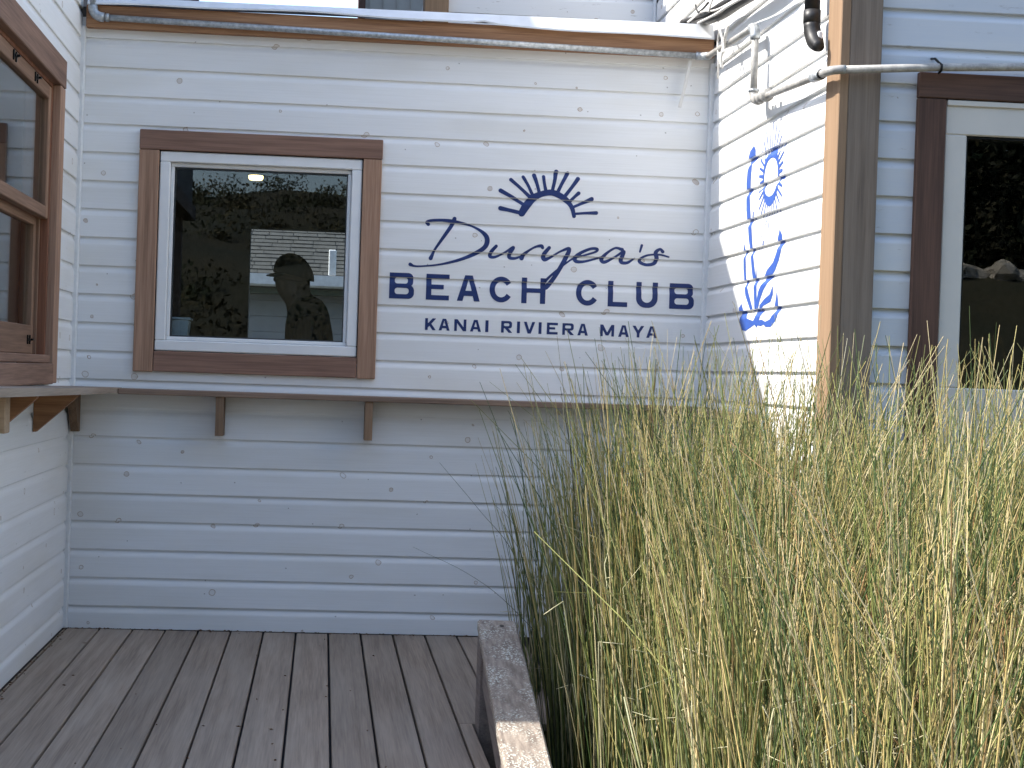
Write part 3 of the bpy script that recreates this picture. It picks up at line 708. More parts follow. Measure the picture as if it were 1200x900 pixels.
MB().box(XL+.004, XL+.112, -1.79, -1.72, .945, tilt(-1.75)-.006, .003).build('support_block', 'block_wood', s2)
s3 = thing('wall_shelf', 'short sunlit wooden ledge on the side wall behind the tall grass', 'shelf', (XR-.04, -.5, 1.0))
box('shelf_board', 'block_wood', s3, XR-.085, XR-.001, -.87, -.145, 1.034, 1.062); box('bracket', 'bracket_wood', s3, XR-.07, XR-.001, -.80, -.766, .90, 1.0335)

# ================================================================== PIPES AND CABLES
cp = thing('conduit_pipe', 'grey metal conduit under the roof edge, round the corner and over the post', 'pipe', (.3, -.06, 2.6))
r_ = .0135
MB().tube([(-1.005, -.062, 2.6865), (1.63, -.062, 2.6485)], r_).build('pipe', 'galvanised', cp, True)
MB().tube(arc((-1.005, -.062, 2.6866), (-1.055, -.062, 2.687), (-1.055, -.062, 2.735), 8), r_*1.55).build('elbow', 'galvanised', cp, True)
MB().tube([(-1.055, -.062, 2.733), (-1.056, -.045, 3.2)], r_).build('pipe', 'galvanised', cp, True)
MB().tube([(-.998, -.062, 2.6864), (-.984, -.062, 2.6862)], r_*1.35).build('coupling', 'galvanised', cp, True)
xc = XR-.055
MB().tube(arc((1.625, -.062, 2.6487), (xc, -.062, 2.648), (xc, -.11, 2.640), 8), r_*1.3).build('elbow', 'galvanised', cp, True)
MB().tube([(xc, -.10, 2.641), (xc, -.765, 2.606)], r_).build('pipe', 'pipe_paint', cp, True)
MB().tube(arc((xc, -.755, 2.608), (xc, -.80, 2.606), (xc, -.80, 2.555), 8), r_*1.5).build('elbow', 'galvanised', cp, True)
MB().tube([(xc, -.80, 2.56), (xc, -.806, 2.335)], r_*1.05).build('pipe', 'pipe_paint', cp, True)
MB().tube([(xc, -.806, 2.352), (xc, -.806, 2.343)], r_*1.6).build('lock_nut', 'galvanised', cp, True)
MB().tube(arc((xc, -.806, 2.348), (xc, -.806, 2.306), (xc, -.85, 2.304), 8), r_*1.35).build('elbow', 'pipe_paint', cp, True)
for ya, f in ((-.865, 1.75), (-.90, 1.6), (-.965, 1.85)):
    MB().tube([(xc, ya, 2.303+(ya+.85)*.055), (xc, ya-.026, 2.302+(ya+.85)*.055)], r_*f, 14).build('coupling', 'pipe_paint', cp, True)
MB().tube([(xc, -.84, 2.304), (xc, -1.56, 2.253)], r_).build('pipe', 'pipe_paint', cp, True)
MB().tube([(xc, -1.50, 2.257), (xc, -1.575, 2.252)], r_*1.45).build('coupling', 'galvanised', cp, True)
MB().tube([(xc, -1.576, 2.252)]+arc((xc, -1.62, 2.250), (xc, -1.665, 2.249), (xc+.05, -1.665, 2.252), 8), r_*1.12).build('elbow', 'pipe_paint', cp, True)
MB().tube([(xc, -1.576, 2.2519), (xc, -1.592, 2.2512)], r_*1.3).build('coupling', 'black_metal', cp, True)
MB().tube([(xc+.04, -1.665, 2.251), (2.05, -1.662, 2.276), (3.0, -1.66, 2.325), (4.55, -1.66, 2.34)], r_).build('pipe', 'pipe_paint', cp, True)
MB().tube([(2.046, YF-.002, 2.318), (2.047, -1.63, 2.312), (2.049, -1.655, 2.294), (2.05, -1.679, 2.28), (2.05, -1.675, 2.262), (2.05, -1.655, 2.258)], .0042, 8).build('clamp', 'black_metal', cp, True)
ds = thing('downspout', 'black plastic downspout with elbow beside the brown corner post', 'downspout', (XR-.06, -1.48, 2.3))
MB().tube([(XR-.058, -1.470, 4.46), (XR-.058, -1.470, 2.50)], .027, 16).build('pipe', 'black_plastic', ds, True)
MB().tube([(XR-.058, -1.470, 2.497), (XR-.058, -1.470, 2.452)], .030, 16).build('coupling', 'black_plastic', ds, True)
MB().tube(arc((XR-.058, -1.470, 2.455), (XR-.056, -1.475, 2.385), (XR-.046, -1.53, 2.355), 8), [.029]*6+[.026, .022, .016], 16).build('elbow', 'black_plastic', ds, True)
MB().box(XR-.052, XR-.034, -1.522, -1.503, 2.385, 2.415, .004).build('clip', 'flashing_white', ds)
cb = thing('cable_bundle', 'tangle of dark and white cables where the low roof meets the sunlit wall', 'cables', (XR-.06, -.1, 2.8))
def cable(pts, rad, mat, xo=.07, seg=8):
    P = [onX(x, y, XR-xo-(q % 2)*.006) for q, (x, y) in enumerate(pts)]
    S = spline([tuple(p) for p in P], 6); MB().tube([tuple(p) for p in S], rad, seg).build('cable', mat, cb, True)
cable([(800, 26), (828, 16), (846, 5), (868, -8), (900, -28)], .013, 'cable_dark'); cable([(803, 28), (830, 20), (852, 10), (880, -8), (910, -26)], .014, 'cable_dark', .06)
cable([(812, 27), (838, 20), (858, 9), (884, -6), (910, -20)], .011, 'cable_dark', .08); cable([(806, 26), (822, 14), (838, 12), (856, 3), (880, -12)], .0045, 'cable_pale', .095)
cable([(818, 27), (838, 17), (852, 8), (876, -6)], .0055, 'cable_pale', .10); cable([(824, 27), (846, 19), (866, 6), (890, -8), (915, -24)], .016, 'pipe_paint', .05)
cable([(831, 14), (833, 5), (838, -6)], .004, 'cable_pale', .10); cable([(815, 6), (818, 14), (824, 10), (830, 3)], .005, 'cable_dark', .10)
cable([(841, 26), (844, 36), (847, 48), (848, 62)], .0055, 'cable_pale', .085); cable([(853, 30), (850, 42), (848, 54), (845, 68), (846, 80)], .0065, 'cable_pale', .075)
cable([(838, 20), (843, 34), (841, 50), (842, 72), (841, 92)], .004, 'cable_pale', .06)
st = thing('hanging_strip', 'thin off-white strip dangling from the conduit at the right end of the sign wall', 'strip', (1.59, -.05, 2.4))
MB().prism([(1.600, 2.640), (1.614, 2.640), (1.596, 2.53), (1.571, 2.417), (1.557, 2.417), (1.582, 2.53)], 'y', -.047, -.040).build('strip', 'cable_pale', st)

# ================================================================== SLOPING RAIL
rl = thing('ramp_railing', 'weathered sloping timber rail with pale lichen between deck and tall grass', 'railing', (.64, -2.2, -.35))
P0 = Vector((.6135, -1.589, .356)); D_ = Vector((-.0235, -.752, -.161)).normalized(); S_ = Vector((1, 0, 0)); S_ = (S_-D_*S_.dot(D_)).normalized(); U_ = S_.cross(D_)*-1
if U_.z < 0: U_ = -U_
def rail_piece(name, mat, s0, s1, a0, a1, u0_, u1_, b=.004):
    t = MB().box(s0, s1, a0, a1, u0_, u1_, b); t.v = [tuple(P0+S_*x+D_*y+U_*z) for x, y, z in t.v]
    return t.build(name, mat, rl)
cap = rail_piece('top_rail', 'lichen_rail', -.065, .065, 0, 2.3, -.038, 0, .006)
rail_piece('side_board', 'rail_side', -.049, -.014, .10, 2.3, -.185, -.0385); rail_piece('side_board', 'rail_side', .018, .052, .10, 2.3, -.185, -.0385)
for (yy, zt) in ((-1.64, .3055), (-3.2, -.028)):
    box('post', 'rail_side', rl, .5495 if yy > -2 else .505, .6395 if yy > -2 else .595, yy-.045, yy+.045, -.36, zt, .004)
MB().tube([P0+D_*.055+U_*-.0005+S_*.012, P0+D_*.055+U_*.0012+S_*.012], .0075, 14).build('screw_head', 'black_metal', rl)

# ================================================================== INSIDE THE ROOM
ps = bpy.data.objects.new('person', None)
def skin(name, mat, joints, bones, parent, lvl=2):
    me = bpy.data.meshes.new(name); keys = list(joints); c = Vector(joints[keys[0]][0])
    me.from_pydata([tuple(Vector(joints[k][0])-c) for k in keys], [(keys.index(a), keys.index(b_)) for a, b_ in bones], [])
    o = bpy.data.objects.new(name, me); me.materials.append(MATS[mat])
    o.modifiers.new('Skin', 'SKIN').use_smooth_shade = True
    for i, k in enumerate(keys):
        d = me.skin_vertices[0].data[i]; d.radius = joints[k][1] if isinstance(joints[k][1], tuple) else (joints[k][1],)*2; d.use_root = (i == 0)
    sb = o.modifiers.new('Sub', 'SUBSURF'); sb.levels = lvl; sb.render_levels = lvl
    return o
PX, PY = -.10, .92
def pj(x, y, z): return (PX+x, PY+y, z)
J = {'pelvis': (pj(.06, 0, .93), (.15, .11)), 'waist': (pj(.05, 0, 1.08), (.14, .105)), 'chest': (pj(.02, 0, 1.28), (.155, .12)), 'upper': (pj(-.005, 0, 1.42), (.11, .10)), 'neck': (pj(-.035, 0, 1.53), .070),
     'jaw': (pj(-.078, 0, 1.59), (.078, .088)), 'head': (pj(-.068, 0, 1.655), (.085, .106)), 'crown': (pj(-.060, 0, 1.715), (.066, .082)), 'nose': (pj(-.168, 0, 1.622), .014), 'chin': (pj(-.135, 0, 1.552), .026)}
B = [('pelvis', 'waist'), ('waist', 'chest'), ('chest', 'upper'), ('upper', 'neck'), ('neck', 'jaw'), ('jaw', 'head'), ('head', 'crown'), ('head', 'nose'), ('jaw', 'chin')]
for s_, sg in (('l', -1), ('r', 1)):
    J.update({'sh'+s_: (pj(.01, .17*sg, 1.43), .062), 'el'+s_: (pj(.02, .22*sg, 1.15), .045), 'wr'+s_: (pj(-.17, .16*sg, 1.02), .030), 'pa'+s_: (pj(-.235, .145*sg, 1.01), (.038, .018)),
              'hp'+s_: (pj(.06, .09*sg, .86), .085), 'kn'+s_: (pj(.03, .11*sg, .48), .062), 'an'+s_: (pj(.06, .11*sg, .09), .042), 'to'+s_: (pj(-.11, .12*sg, .035), .034)})
    B += [('upper', 'sh'+s_), ('sh'+s_, 'el'+s_), ('el'+s_, 'wr'+s_), ('wr'+s_, 'pa'+s_), ('pelvis', 'hp'+s_), ('hp'+s_, 'kn'+s_), ('kn'+s_, 'an'+s_), ('an'+s_, 'to'+s_)]
    for q in range(4):
        J['f%s%d' % (s_, q)] = (pj(-.275, (.145-.028+.018*q)*sg, 1.0), .010); J['g%s%d' % (s_, q)] = (pj(-.315+.008*abs(q-1), (.143-.028+.018*q)*sg, .975), .008)
        B += [('pa'+s_, 'f%s%d' % (s_, q)), ('f%s%d' % (s_, q), 'g%s%d' % (s_, q))]
    J['th'+s_] = (pj(-.235, .10*sg, 1.0), .010); B += [('wr'+s_, 'th'+s_)]
body = skin('person', 'skin', J, B, None)
body['label'] = 'person in dark jacket and cap seen in profile inside behind the square window'; body['category'] = 'person'
link(body, None, J['pelvis'][0])
JJ = {'hem': (pj(.06, 0, .86), (.175, .13)), 'waist': (pj(.055, 0, 1.05), (.165, .125)), 'chest': (pj(.025, 0, 1.27), (.180, .14)), 'upper': (pj(.022, 0, 1.47), (.150, .135)), 'collar': (pj(.002, 0, 1.565), .104)}
JB = [('hem', 'waist'), ('waist', 'chest'), ('chest', 'upper'), ('upper', 'collar')]
for s_, sg in (('l', -1), ('r', 1)):
    JJ.update({'sh'+s_: (pj(.02, .17*sg, 1.45), .090), 'el'+s_: (pj(.02, .225*sg, 1.15), .064), 'wr'+s_: (pj(-.155, .165*sg, 1.03), .046)})
    JB += [('upper', 'sh'+s_), ('sh'+s_, 'el'+s_), ('el'+s_, 'wr'+s_)]
link(skin('jacket', 'jacket', JJ, JB, None), body, JJ['hem'][0])
JT = {'top': (pj(.06, 0, .95), (.16, .125))}; TB = []
for s_, sg in (('l', -1), ('r', 1)):
    JT.update({'hp'+s_: (pj(.06, .09*sg, .85), .10), 'kn'+s_: (pj(.03, .11*sg, .48), .078), 'an'+s_: (pj(.06, .11*sg, .08), .062)}); TB += [('top', 'hp'+s_), ('hp'+s_, 'kn'+s_), ('kn'+s_, 'an'+s_)]
link(skin('trousers', 'trousers', JT, TB, None), body, JT['top'][0])
# cap: dome and peak
cpv = []; ng, nr = 18, 7; hc = Vector(pj(-.066, 0, 1.655))
for i in range(nr):
    a = i/(nr-1)*math.pi/2; rr = math.cos(a)
    for k in range(ng):
        th = 2*math.pi*k/ng; cpv.append((hc.x+rr*.106*math.cos(th), hc.y+rr*.094*math.sin(th), hc.z-.022*math.cos(th)*rr-.004+math.sin(a)*.118))
cf = [(i*ng+k, i*ng+(k+1) % ng, (i+1)*ng+(k+1) % ng, (i+1)*ng+k) for i in range(nr-1) for k in range(ng)]
MB().add(cpv, cf).build('cap', 'cap_cloth', body, True)
pk = []
for i in range(9):
    th = math.pi*(.62+.76*i/8); pk += [(hc.x+.100*math.cos(th), hc.y+.088*math.sin(th), hc.z+.012), (hc.x-.005+.135*math.cos(th), hc.y+.085*math.sin(th), hc.z+.000)]
pk2 = [(x, y, z-.006) for x, y, z in pk]; n_ = len(pk)
MB().add(pk+pk2, [(2*i, 2*i+1, 2*i+3, 2*i+2) for i in range(8)]+[(n_+2*i, n_+2*i+2, n_+2*i+3, n_+2*i+1) for i in range(8)]+[(2*i+1, n_+2*i+1, n_+2*i+3, 2*i+3) for i in range(8)]).build('cap_peak', 'cap_cloth', body, True)
bpy.data.objects.remove(ps)

tb = thing('counter', 'dark counter inside below the square window', 'counter', (-.55, .5, 0))
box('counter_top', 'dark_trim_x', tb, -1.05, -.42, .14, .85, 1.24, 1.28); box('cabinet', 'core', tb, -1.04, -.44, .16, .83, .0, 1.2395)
bn = thing('storage_bin', 'small blue-grey plastic bin in the lower left corner of the square window', 'bin', (-.67, .24, 1.281))
MB().add([(-.72, .19, 1.281), (-.63, .19, 1.281), (-.63, .30, 1.281), (-.72, .30, 1.281), (-.73, .18, 1.385), (-.62, .18, 1.385), (-.62, .31, 1.385), (-.73, .31, 1.385)], [(0, 1, 5, 4), (1, 2, 6, 5), (2, 3, 7, 6), (3, 0, 4, 7), (0, 3, 2, 1)]).build('body', 'bin_plastic', bn)
box('lid', 'bin_plastic', bn, -.736, -.614, .174, .316, 1.3855, 1.398, .003)
lp = thing('ceiling_lamp', 'small lit amber ceiling lamp glowing inside behind the square window', 'lamp', (-.42, 1.8, 2.30))
MB().tube([(-.42, 1.8, 2.252), (-.42, 1.8, 2.262), (-.42, 1.8, 2.275)], [.036, .042, .042], 20).build('diffuser', 'lamp_glow', lp, True)
MB().tube([(-.42, 1.8, 2.2755), (-.42, 1.8, 2.30), (-.42, 1.8, 2.32)], [.05, .05, .012], 20).build('housing', 'black_metal', lp, True)
MB().tube([(-.42, 1.8, 2.32), (-.42, 1.8, 2.5995)], .006).build('stem', 'black_metal', lp, True)
# house seen through the room
nh = thing('neighbour_house', 'grey shingled white house seen through the far side of the square window', 'house', (0, 11, -.35))
for k in range(14):
    zz = -.3+.17*k
    MB().prism([(9.0, zz), (9.0, zz+.165), (9.012, zz+.172), (9.05, zz+.172), (9.05, zz)], 'x', -5, 5).build('siding_board', 'house_white', nh)
MB().box(-5, 5, 9.06, 14, -.35, 2.2).build('wall', 'house_white', nh)
rf = MB().prism([(8.7, 2.14), (11.5, 4.2), (14.3, 2.14), (14.2, 2.08), (11.5, 4.08), (8.8, 2.08)], 'x', -5.3, 5.3).build('roof', 'roof_dark', nh)
sg = MB(); sl_ = math.atan2(2.06, 2.8)
for k in range(44):
    d0 = k*.078; x = -5.3+random.uniform(0, .15)
    while x < 5.3:
        w_ = random.uniform(.16, .34); lift = random.uniform(0, .006)
        q = []
        for (dd, hh) in ((d0-.02, .012+lift), (d0+.078, .004), (d0-.02, .001)):
            q.append((8.7+dd*math.cos(sl_)-hh*math.sin(sl_), 2.14+dd*math.sin(sl_)+hh*math.cos(sl_)))
        sg.prism(q, 'x', x, x+w_-.008); x += w_
sg.build('shingles', 'shingle', rf, kind='stuff')
MB().prism([(8.58, 2.17), (8.58, 2.06), (8.60, 2.04), (8.70, 2.04), (8.70, 2.135), (8.69, 2.135), (8.69, 2.06), (8.60, 2.06), (8.60, 2.17)], 'x', -5.3, 5.3).build('gutter', 'gutter_white', nh)
MB().box(-5.2, 5.2, 8.72, 8.98, 1.97, 2.03).build('soffit', 'eave_green', nh)
MB().box(.02, .10, 8.62, 8.68, 2.17, 2.45, .01).build('vent_pipe', 'gutter_white', nh)

# ================================================================== TALL GRASS
def smoothstep(a, b_, x): t = np.clip((x-a)/(b_-a), 0, 1); return t*t*(3-2*t)
def blades(bases, height, leanv, curl, width, col0, col1, nring=6, kink=None):
    """three sided tapering stems, all joined; returns verts, faces, colours"""
    n = len(bases); t = np.linspace(0, 1, nring)[None, :, None]
    up_ = np.array([0, 0, 1.0])
    P = bases[:, None, :] + up_*height[:, None, None]*(t - .10*(t**2)*np.linalg.norm(leanv, axis=1)[:, None, None]) + leanv[:, None, :]*height[:, None, None]*(.35*t+.65*t**2) + curl[:, None, :]*(t**3)*height[:, None, None]
    if kink is not None:
        idx, kd = kink
        P[idx, -2:, :] = P[idx, -3, None, :] + kd[:, None, :]*np.array([.55, 1.0])[None, :, None]
    T = np.gradient(P, axis=1); T /= np.linalg.norm(T, axis=2, keepdims=True)+1e-9
    a = np.cross(T, np.array([.31, .95, .02])); a /= np.linalg.norm(a, axis=2, keepdims=True)+1e-9; b_ = np.cross(T, a)
    wv = width[:, None, None]*(1-.68*t**2.2); ph = rng.uniform(0, 6.28, n)[:, None, None]
    V = np.stack([P+wv*(np.cos(ph+2.0944*k)*a+np.sin(ph+2.0944*k)*b_) for k in range(3)], axis=2)   # n, ring, 3, 3
    C = col0[:, None, None, :]*(1-t[..., None]**1.3)+col1[:, None, None, :]*t[..., None]**1.3
    C = np.broadcast_to(C, V.shape)
    base = (np.arange(n)*nring*3)[:, None, None]; r = (np.arange(nring-1)*3)[None, :, None]; k = np.arange(3)[None, None, :]; k2 = (k+1) % 3
    Fq = np.stack([base+r+k, base+r+k2, base+r+3+k2, base+r+3+k], axis=-1).reshape(-1, 4)
    return V.reshape(-1, 3), Fq, C.reshape(-1, 3)
def mesh_np(name, mat, parts, kind, label, cat, smooth=True):
    off = 0; Vs, Fs, Cs = [], [], []
    for V, Fq, C in parts: Vs.append(V); Fs.append(Fq+off); Cs.append(C); off += len(V)
    V = np.vstack(Vs); Fq = np.vstack(Fs); C = np.vstack(Cs); c = np.array([V[:, 0].mean(), V[:, 1].mean(), V[:, 2].min()])
    me = bpy.data.meshes.new(name); me.vertices.add(len(V)); me.vertices.foreach_set('co', (V-c).ravel())
    nf, q = Fq.shape; me.loops.add(nf*q); me.loops.foreach_set('vertex_index', Fq.ravel().astype(np.int32))
    me.polygons.add(nf); me.polygons.foreach_set('loop_start', np.arange(0, nf*q, q, dtype=np.int32)); me.polygons.foreach_set('loop_total', np.full(nf, q, np.int32))
    if smooth: me.polygons.foreach_set('use_smooth', np.ones(nf, bool))
    at = me.color_attributes.new('Col', 'FLOAT_COLOR', 'POINT'); at.data.foreach_set('color', np.hstack([C, np.ones((len(C), 1))]).ravel())
    me.update(); me.validate(); me.materials.append(MATS[mat]); o = bpy.data.objects.new(name, me); link(o, None, c)
    o['kind'] = kind; o['label'] = label; o['category'] = cat
    return o
def in_bed(x, y):
    ok = (x > .83) & (y > -4.15) & (x < 3.7)
    ok &= np.where(x < 1.66, y < -.95, y < -1.80)
    ok &= x > .83+(-1.3-y)*(-.02)
    return ok
cen = []
while len(cen) < 300:
    x, y = rng.uniform(.83, 3.7), rng.uniform(-4.15, -.95)
    if in_bed(np.array(x), np.array(y)) and all((x-a)**2+(y-b_)**2 > .0100 for a, b_ in cen): cen.append((x, y))
    elif rng.random() < .002: break
cen = np.array(cen); nc = len(cen); per = 115
ci = np.repeat(np.arange(nc), per); n = len(ci)
rad = np.abs(rng.normal(0, .075, n)); ang = rng.uniform(0, 6.283, n)
bx_ = cen[ci, 0]+rad*np.cos(ang); by_ = cen[ci, 1]+rad*np.sin(ang)
bx_ = np.maximum(bx_, .80)
bases = np.stack([bx_, by_, np.full(n, -.30)], 1)
tz = 1.09-.20*smoothstep(-2.4, -4.1, by_)                       # height of the mass falls a little towards the camera
tz = tz - .16*smoothstep(1.05, .82, bx_) - .10*smoothstep(-1.6, -.95, by_)*(bx_ < 1.7)
ch = rng.normal(0, .05, nc)[ci]
h = (tz+.30)*np.where(rng.random(n) < .11, rng.uniform(1.05, 1.2, n), 1.04-.58*rng.random(n)**1.3) + ch
h = np.clip(h, .45, 1.72)
out = np.stack([np.cos(ang), np.sin(ang), np.zeros(n)], 1)*(.05+1.35*rad[:, None])
lean = out + np.array([.03, -.02, 0]) + rng.normal(0, .115, (n, 3))*np.array([1, 1, 0]) + (rng.normal(0, .06, (nc, 3))*np.array([1, 1, 0]))[ci]
wild = (rng.random(n) < .07) & (bx_ > 1.15)
lean[wild] += rng.normal(0, .28, (int(wild.sum()), 3))*np.array([1, 1, 0])
lean[:, 0] = np.where(bx_ < 1.12, np.maximum(lean[:, 0], -.10-.08*rng.random(n)), lean[:, 0])
lean[:, 1] -= .16*smoothstep(-1.15, -.95, by_)*(bx_ < 1.7) + .12*smoothstep(-2.0, -1.75, by_)*(bx_ >= 1.6)
curl = rng.normal(0, .04, (n, 3))*np.array([1, 1, .35])
wid = rng.uniform(.0016, .0035, n)
green = np.array([[.065, .105, .026], [.10, .14, .036], [.085, .135, .052], [.135, .165, .052], [.03, .052, .015]]); straw = np.array([[.50, .385, .155], [.58, .45, .22], [.42, .35, .125], [.31, .31, .10], [.36, .21, .09]])
g = green[rng.integers(0, 5, n)]; s_ = straw[rng.choice(5, n, p=[.29, .20, .26, .22, .03])]
dry = (rng.random(n) < .24)[:, None]
c0 = np.where(dry, s_*.9, g); mixv = rng.uniform(.15, 1, n)[:, None]; c1 = np.where(dry, s_*1.1, g*(1-mixv)*1.5+s_*mixv)
pale = rng.random(n) < .13; c0[pale] = c0[pale]*.5+np.array([.30, .28, .15]); c1[pale] = np.array([.64, .53, .31])*rng.uniform(.7, 1.0, (int(pale.sum()), 1))
dark = (rng.random(n) < .22) & ~pale; c0[dark] = np.array([.03, .055, .016]); c1[dark] = np.array([.075, .115, .035])*rng.uniform(.7, 1.3, (int(dark.sum()), 1))
kidx = np.where(rng.random(n) < .16)[0]
kd = rng.normal(0, .045, (len(kidx), 3)); kd[:, 2] = rng.uniform(-.03, .08, len(kidx))
c1[kidx] = c1[kidx]*.4+np.array([.66, .61, .44])*.6
parts = [blades(bases, h, lean, curl, wid, c0, c1, 7, (kidx, kd))]
# pale wisps standing out of the top, leaning every way
m3 = 420; bx3 = rng.uniform(1.0, 3.6, m3); by3 = rng.uniform(-3.6, -1.9, m3)
h3 = 1.30+rng.uniform(.0, .34, m3)-.16*smoothstep(-2.6, -3.8, by3); ln3 = rng.normal(0, .20, (m3, 3))*np.array([1, .7, 0]); ln3[:, 0] += .05
cc3 = np.array([[.42, .44, .22], [.55, .50, .32], [.24, .29, .12], [.60, .50, .33]])[rng.integers(0, 4, m3)]
k3 = np.where(rng.random(m3) < .45)[0]; kd3 = rng.normal(0, .05, (len(k3), 3))
parts.append(blades(np.stack([bx3, by3, np.full(m3, -.3)], 1), h3, ln3, rng.normal(0, .09, (m3, 3))*np.array([1, 1, .4]), rng.uniform(.0013, .0022, m3), cc3*.7, cc3*1.15, 9, (k3, kd3)))
# a few long stray stems leaning out over the deck and up past the mass
def stray(pts, wd, col):
    S = spline(pts, 5); m_ = len(S); T = np.gradient(S, axis=0); T /= np.linalg.norm(T, axis=1)[:, None]
    a = np.cross(T, [.3, .95, .05]); a /= np.linalg.norm(a, axis=1)[:, None]; b_ = np.cross(T, a); wv = (wd*(1-.75*np.linspace(0, 1, m_)))[:, None]
    V = np.stack([S+wv*(math.cos(2.0944*k)*a+math.sin(2.0944*k)*b_) for k in range(3)], 1).reshape(-1, 3)
    Fq = np.array([(i*3+k, i*3+(k+1) % 3, i*3+3+(k+1) % 3, i*3+3+k) for i in range(m_-1) for k in range(3)])
    return V, Fq, np.tile(np.array(col), (len(V), 1))
for px_pts, yy, wd in (([(640, 770), (605, 655), (562, 598), (515, 542)], -1.5, .0024), ([(668, 790), (600, 712), (548, 672), (484, 641)], -1.45, .002), ([(650, 730), (628, 660), (600, 612), (576, 588)], -1.6, .002),
                       ([(648, 700), (632, 620), (612, 560), (606, 530)], -1.5, .002), ([(640, 640), (632, 570), (628, 530), (636, 520), (640, 530)], -1.4, .0016), ([(648, 720), (630, 690), (606, 640), (590, 615)], -1.7, .0022)):
    top = [tuple(onY(a, b_, yy+.04*i)) for i, (a, b_) in enumerate(px_pts)]
    parts.append(stray([(top[0][0]+.16, yy, -.30), (top[0][0]+.07, yy, top[0][2]*.5-.1)]+top, wd, (.07, .095, .035)))
mesh_np('tall_grass', 'grass_blade', parts, 'stuff', 'mass of tall sunlit green and straw coloured grass filling the lower right', 'grass')
# dead thatch between the stems
m2 = 5200; bx2 = rng.uniform(1.05, 3.6, m2); by2 = rng.uniform(-4.1, -1.0, m2); ok = in_bed(bx2, by2); bx2, by2 = bx2[ok], by2[ok]; m2 = len(bx2)
ln2 = rng.normal(0, .4, (m2, 3))*np.array([1, 1, 0]); cc2 = straw[rng.integers(0, 5, m2)]*.8
mesh_np('dead_grass', 'grass_blade', [blades(np.stack([bx2, by2, rng.uniform(-.2, .7, m2)], 1), rng.uniform(.12, .4, m2), ln2, rng.normal(0, .3, (m2, 3)), rng.uniform(.0013, .0024, m2), cc2, cc2, 5)], 'stuff', 'dry straw coloured dead stems tangled low among the tall grass', 'dead grass')

# ================================================================== HILLSIDE BEHIND THE CAMERA (seen in the panes)
parts = []; qn = 0
sx = rng.uniform(-13, 26, 3600); sy = rng.uniform(-50, -13, 3600)
V_, F_, C_ = [], [], []
for x, y in zip(sx, sy):
    if (x > 5 and y > -26.5) or 4.5 < x < 9 or (x < 5 and rng.random() > .16): continue
    z = terr(x, y); r1 = rng.uniform(.3, .8)*(1.5 if x > 5 else 1); hh = r1*rng.uniform(.9, 1.6)*(3.2 if x > 5 else 1)
    m_ = 120; d = rng.normal(0, 1, (m_, 3)); d /= np.linalg.norm(d, axis=1)[:, None]; d[:, 2] = np.abs(d[:, 2])
    c = np.array([x, y, z-.1])+d*np.array([r1, r1, hh])*rng.uniform(.6, 1.05, (m_, 1))
    u1 = rng.normal(0, 1, (m_, 3)); u1 /= np.linalg.norm(u1, axis=1)[:, None]; u2 = np.cross(u1, d+rng.normal(0, .4, (m_, 3))); u2 /= np.linalg.norm(u2, axis=1)[:, None]+1e-9
    sz = rng.uniform(.035, .085, (m_, 1))*(1.6 if x > 5 else 1)
    V_.append(np.stack([c-u1*sz, c-u2*sz*.5, c+u1*sz, c+u2*sz*.5], 1).reshape(-1, 3)); F_.append(np.arange(m_*4).reshape(-1, 4)+qn); qn += m_*4
    bc = np.array([[.075, .085, .03], [.11, .10, .04], [.05, .07, .025], [.14, .12, .055]])[rng.integers(0, 4)]*(.6 if x > 5 else 1)
    C_.append(np.tile(bc*rng.uniform(.4, .85), (m_*4, 1)))
mesh_np('hillside_scrub', 'scrub_leaf', [(np.vstack(V_), np.vstack(F_), np.vstack(C_))], 'stuff', 'olive scrub covering the hillside mirrored in the square window', 'scrub', False)
for i in range(18):
    x = 9.5+i*.5+random.uniform(-.15, .15); y = -25.4+random.uniform(-.3, .3); r1 = random.uniform(.16, .38)
    bm = bmesh.new(); bmesh.ops.create_icosphere(bm, subdivisions=2, radius=1)
    sd = random.uniform(0, 50)
    for v in bm.verts:
        f = 1+random.uniform(-.13, .13)+.22*math.sin(v.co.x*3+sd)+.18*math.sin(v.co.y*4+v.co.z*3+sd*2); v.co = Vector((v.co.x*r1*1.2*f, v.co.y*r1*f, v.co.z*r1*.75*f))
    me = bpy.data.meshes.new('rock'); bm.to_mesh(me); bm.free(); me.materials.append(MATS['stone'])
    o = bpy.data.objects.new('rock', me); link(o, None, (x, y, terr(x, y)+r1*.25)); o['label'] = 'pale rock of the row mirrored in the dark window on the right'; o['category'] = 'rock'; o['group'] = 'rocks along the bank'

# leaf litter gathered where the deck meets the walls
lt = MB()
for i in range(230):
    if random.random() < .6: x, y = random.uniform(XL+.02, .7), -.006-abs(random.gauss(0, .012))
    elif random.random() < .6: x, y = XL+.006+abs(random.gauss(0, .012)), random.uniform(-2.1, -.01)
    else: x, y = random.uniform(XL+.03, .5), random.uniform(-2.3, -.05)
    a = random.uniform(0, 6.28); L_ = random.uniform(.003, .011); w_ = L_*random.uniform(.2, .5); ca, sa = math.cos(a), math.sin(a); z = .0035; h_ = random.uniform(.0005, .003)
    lt.add([(x-ca*L_, y-sa*L_, z), (x+sa*w_, y-ca*w_, z+h_), (x+ca*L_, y+sa*L_, z+h_*.5), (x-sa*w_, y+ca*w_, z+h_*1.5), (x, y, z-.0018)], [(0, 1, 2, 3), (0, 4, 1), (1, 4, 2), (2, 4, 3), (3, 4, 0)])
o = lt.build('leaf_litter', 'litter', None, kind='stuff'); o['label'] = 'dry brown leaf bits scattered along the deck edges'; o['category'] = 'leaf litter'

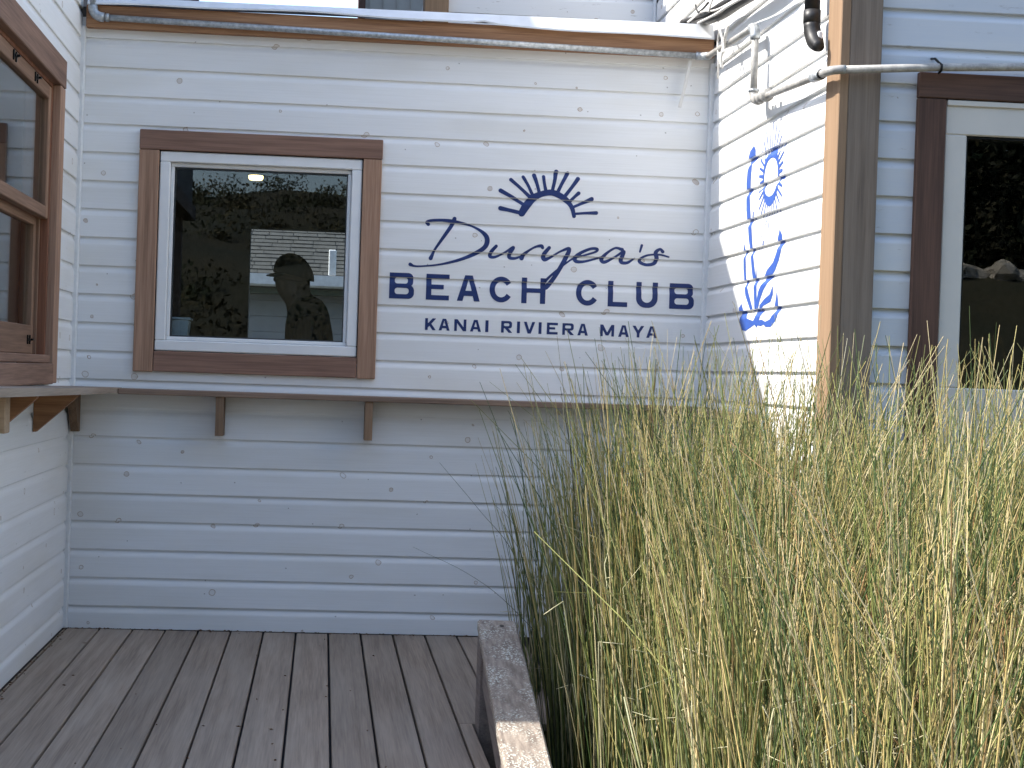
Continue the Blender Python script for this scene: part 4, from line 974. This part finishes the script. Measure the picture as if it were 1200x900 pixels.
# tall dark trees behind the rock row, and a stilt house to the left behind the camera: both only mirrored in the panes
def leaf_mass(cx, cy, cz, rx, rz, m_, size, col):
    d = rng.normal(0, 1, (m_, 3)); d /= np.linalg.norm(d, axis=1)[:, None]
    lob = 1+.25*np.sin(d[:, :1]*5+cx)+.2*np.sin(d[:, 2:]*7+cy)
    c = np.array([cx, cy, cz])+d*np.array([rx, rx, rz])*lob*rng.uniform(.45, 1, (m_, 1))**.6
    u1 = rng.normal(0, 1, (m_, 3)); u1 /= np.linalg.norm(u1, axis=1)[:, None]; u2 = np.cross(u1, rng.normal(0, 1, (m_, 3))); u2 /= np.linalg.norm(u2, axis=1)[:, None]+1e-9
    sz = rng.uniform(.6, 1.3, (m_, 1))*size
    V = np.stack([c-u1*sz, c-u2*sz*.5, c+u1*sz, c+u2*sz*.5], 1).reshape(-1, 3)
    return V, np.arange(m_*4).reshape(-1, 4), np.repeat(np.array(col)*rng.uniform(.6, 1.3, (m_, 1)), 4, axis=0)
for i in range(8):
    x = 3.5+i*3.4+random.uniform(-.5, .5); y = -30+random.uniform(-1.2, 1.2); zb = terr(x, y); H = random.uniform(11, 14)
    t = thing('tall_tree', 'tall dark leafy tree standing behind the rock row', 'tree', (x, y, zb), 'trees behind the rocks')
    MB().tube([(x, y, zb-.3), (x+.1, y, zb+H*.3), (x-.1, y+.1, zb+H*.6), (x, y, zb+H*.85)], [.28, .22, .15, .05], 10).build('trunk', 'soil', t, True)
    ps_ = []
    for k in range(7):
        a = random.uniform(0, 6.28); zz = zb+H*(.25+.6*k/6); rr = 2.3*(1-.55*abs(k/6-.35))
        ps_.append(leaf_mass(x+math.cos(a)*rr*.4, y+math.sin(a)*rr*.4, zz, rr, rr*.8, 750, .16, (.05, .065, .025)))
    o = mesh_np('crown', 'scrub_leaf', ps_, 'x', '', '', False); del o['kind'], o['label'], o['category']
    w_loc = WLOC[o]; o.parent = t; o.location = w_loc - WLOC[t]
sth = thing('stilt_house', 'dim grey house on timber posts mirrored at the upper left of the square window', 'house', (-5.2, -12, -.35))
MB().box(-9, -2.0, -14.5, -10, 3.5, 7.6).build('wall', 'house_white', sth)
MB().prism([(-14.9, 7.601), (-9.6, 7.601), (-9.6, 7.75), (-12.25, 9.2), (-14.9, 7.75)], 'x', -9.3, -1.8).build('roof', 'roof_dark', sth)
MB().box(-9.1, -1.95, -14.6, -9.9, 3.3, 3.499).build('floor_beam', 'rail_side', sth)
for xx in (-8.8, -5.3, -2.2):
    for yy in (-14.2, -10.3):
        MB().box(xx-.1, xx+.1, yy-.1, yy+.1, terr(xx, yy)-.1, 3.3).build('post', 'rail_side', sth)
for xx in (-7.6, -4.4):
    f_ = MB().box(xx, xx+1.2, -9.998, -9.96, 4.2, 5.8, .01).build('window', 'white_vinyl', sth)
    MB().box(xx+.1, xx+1.1, -9.958, -9.95, 4.3, 5.7).build('pane', 'black_metal', f_)
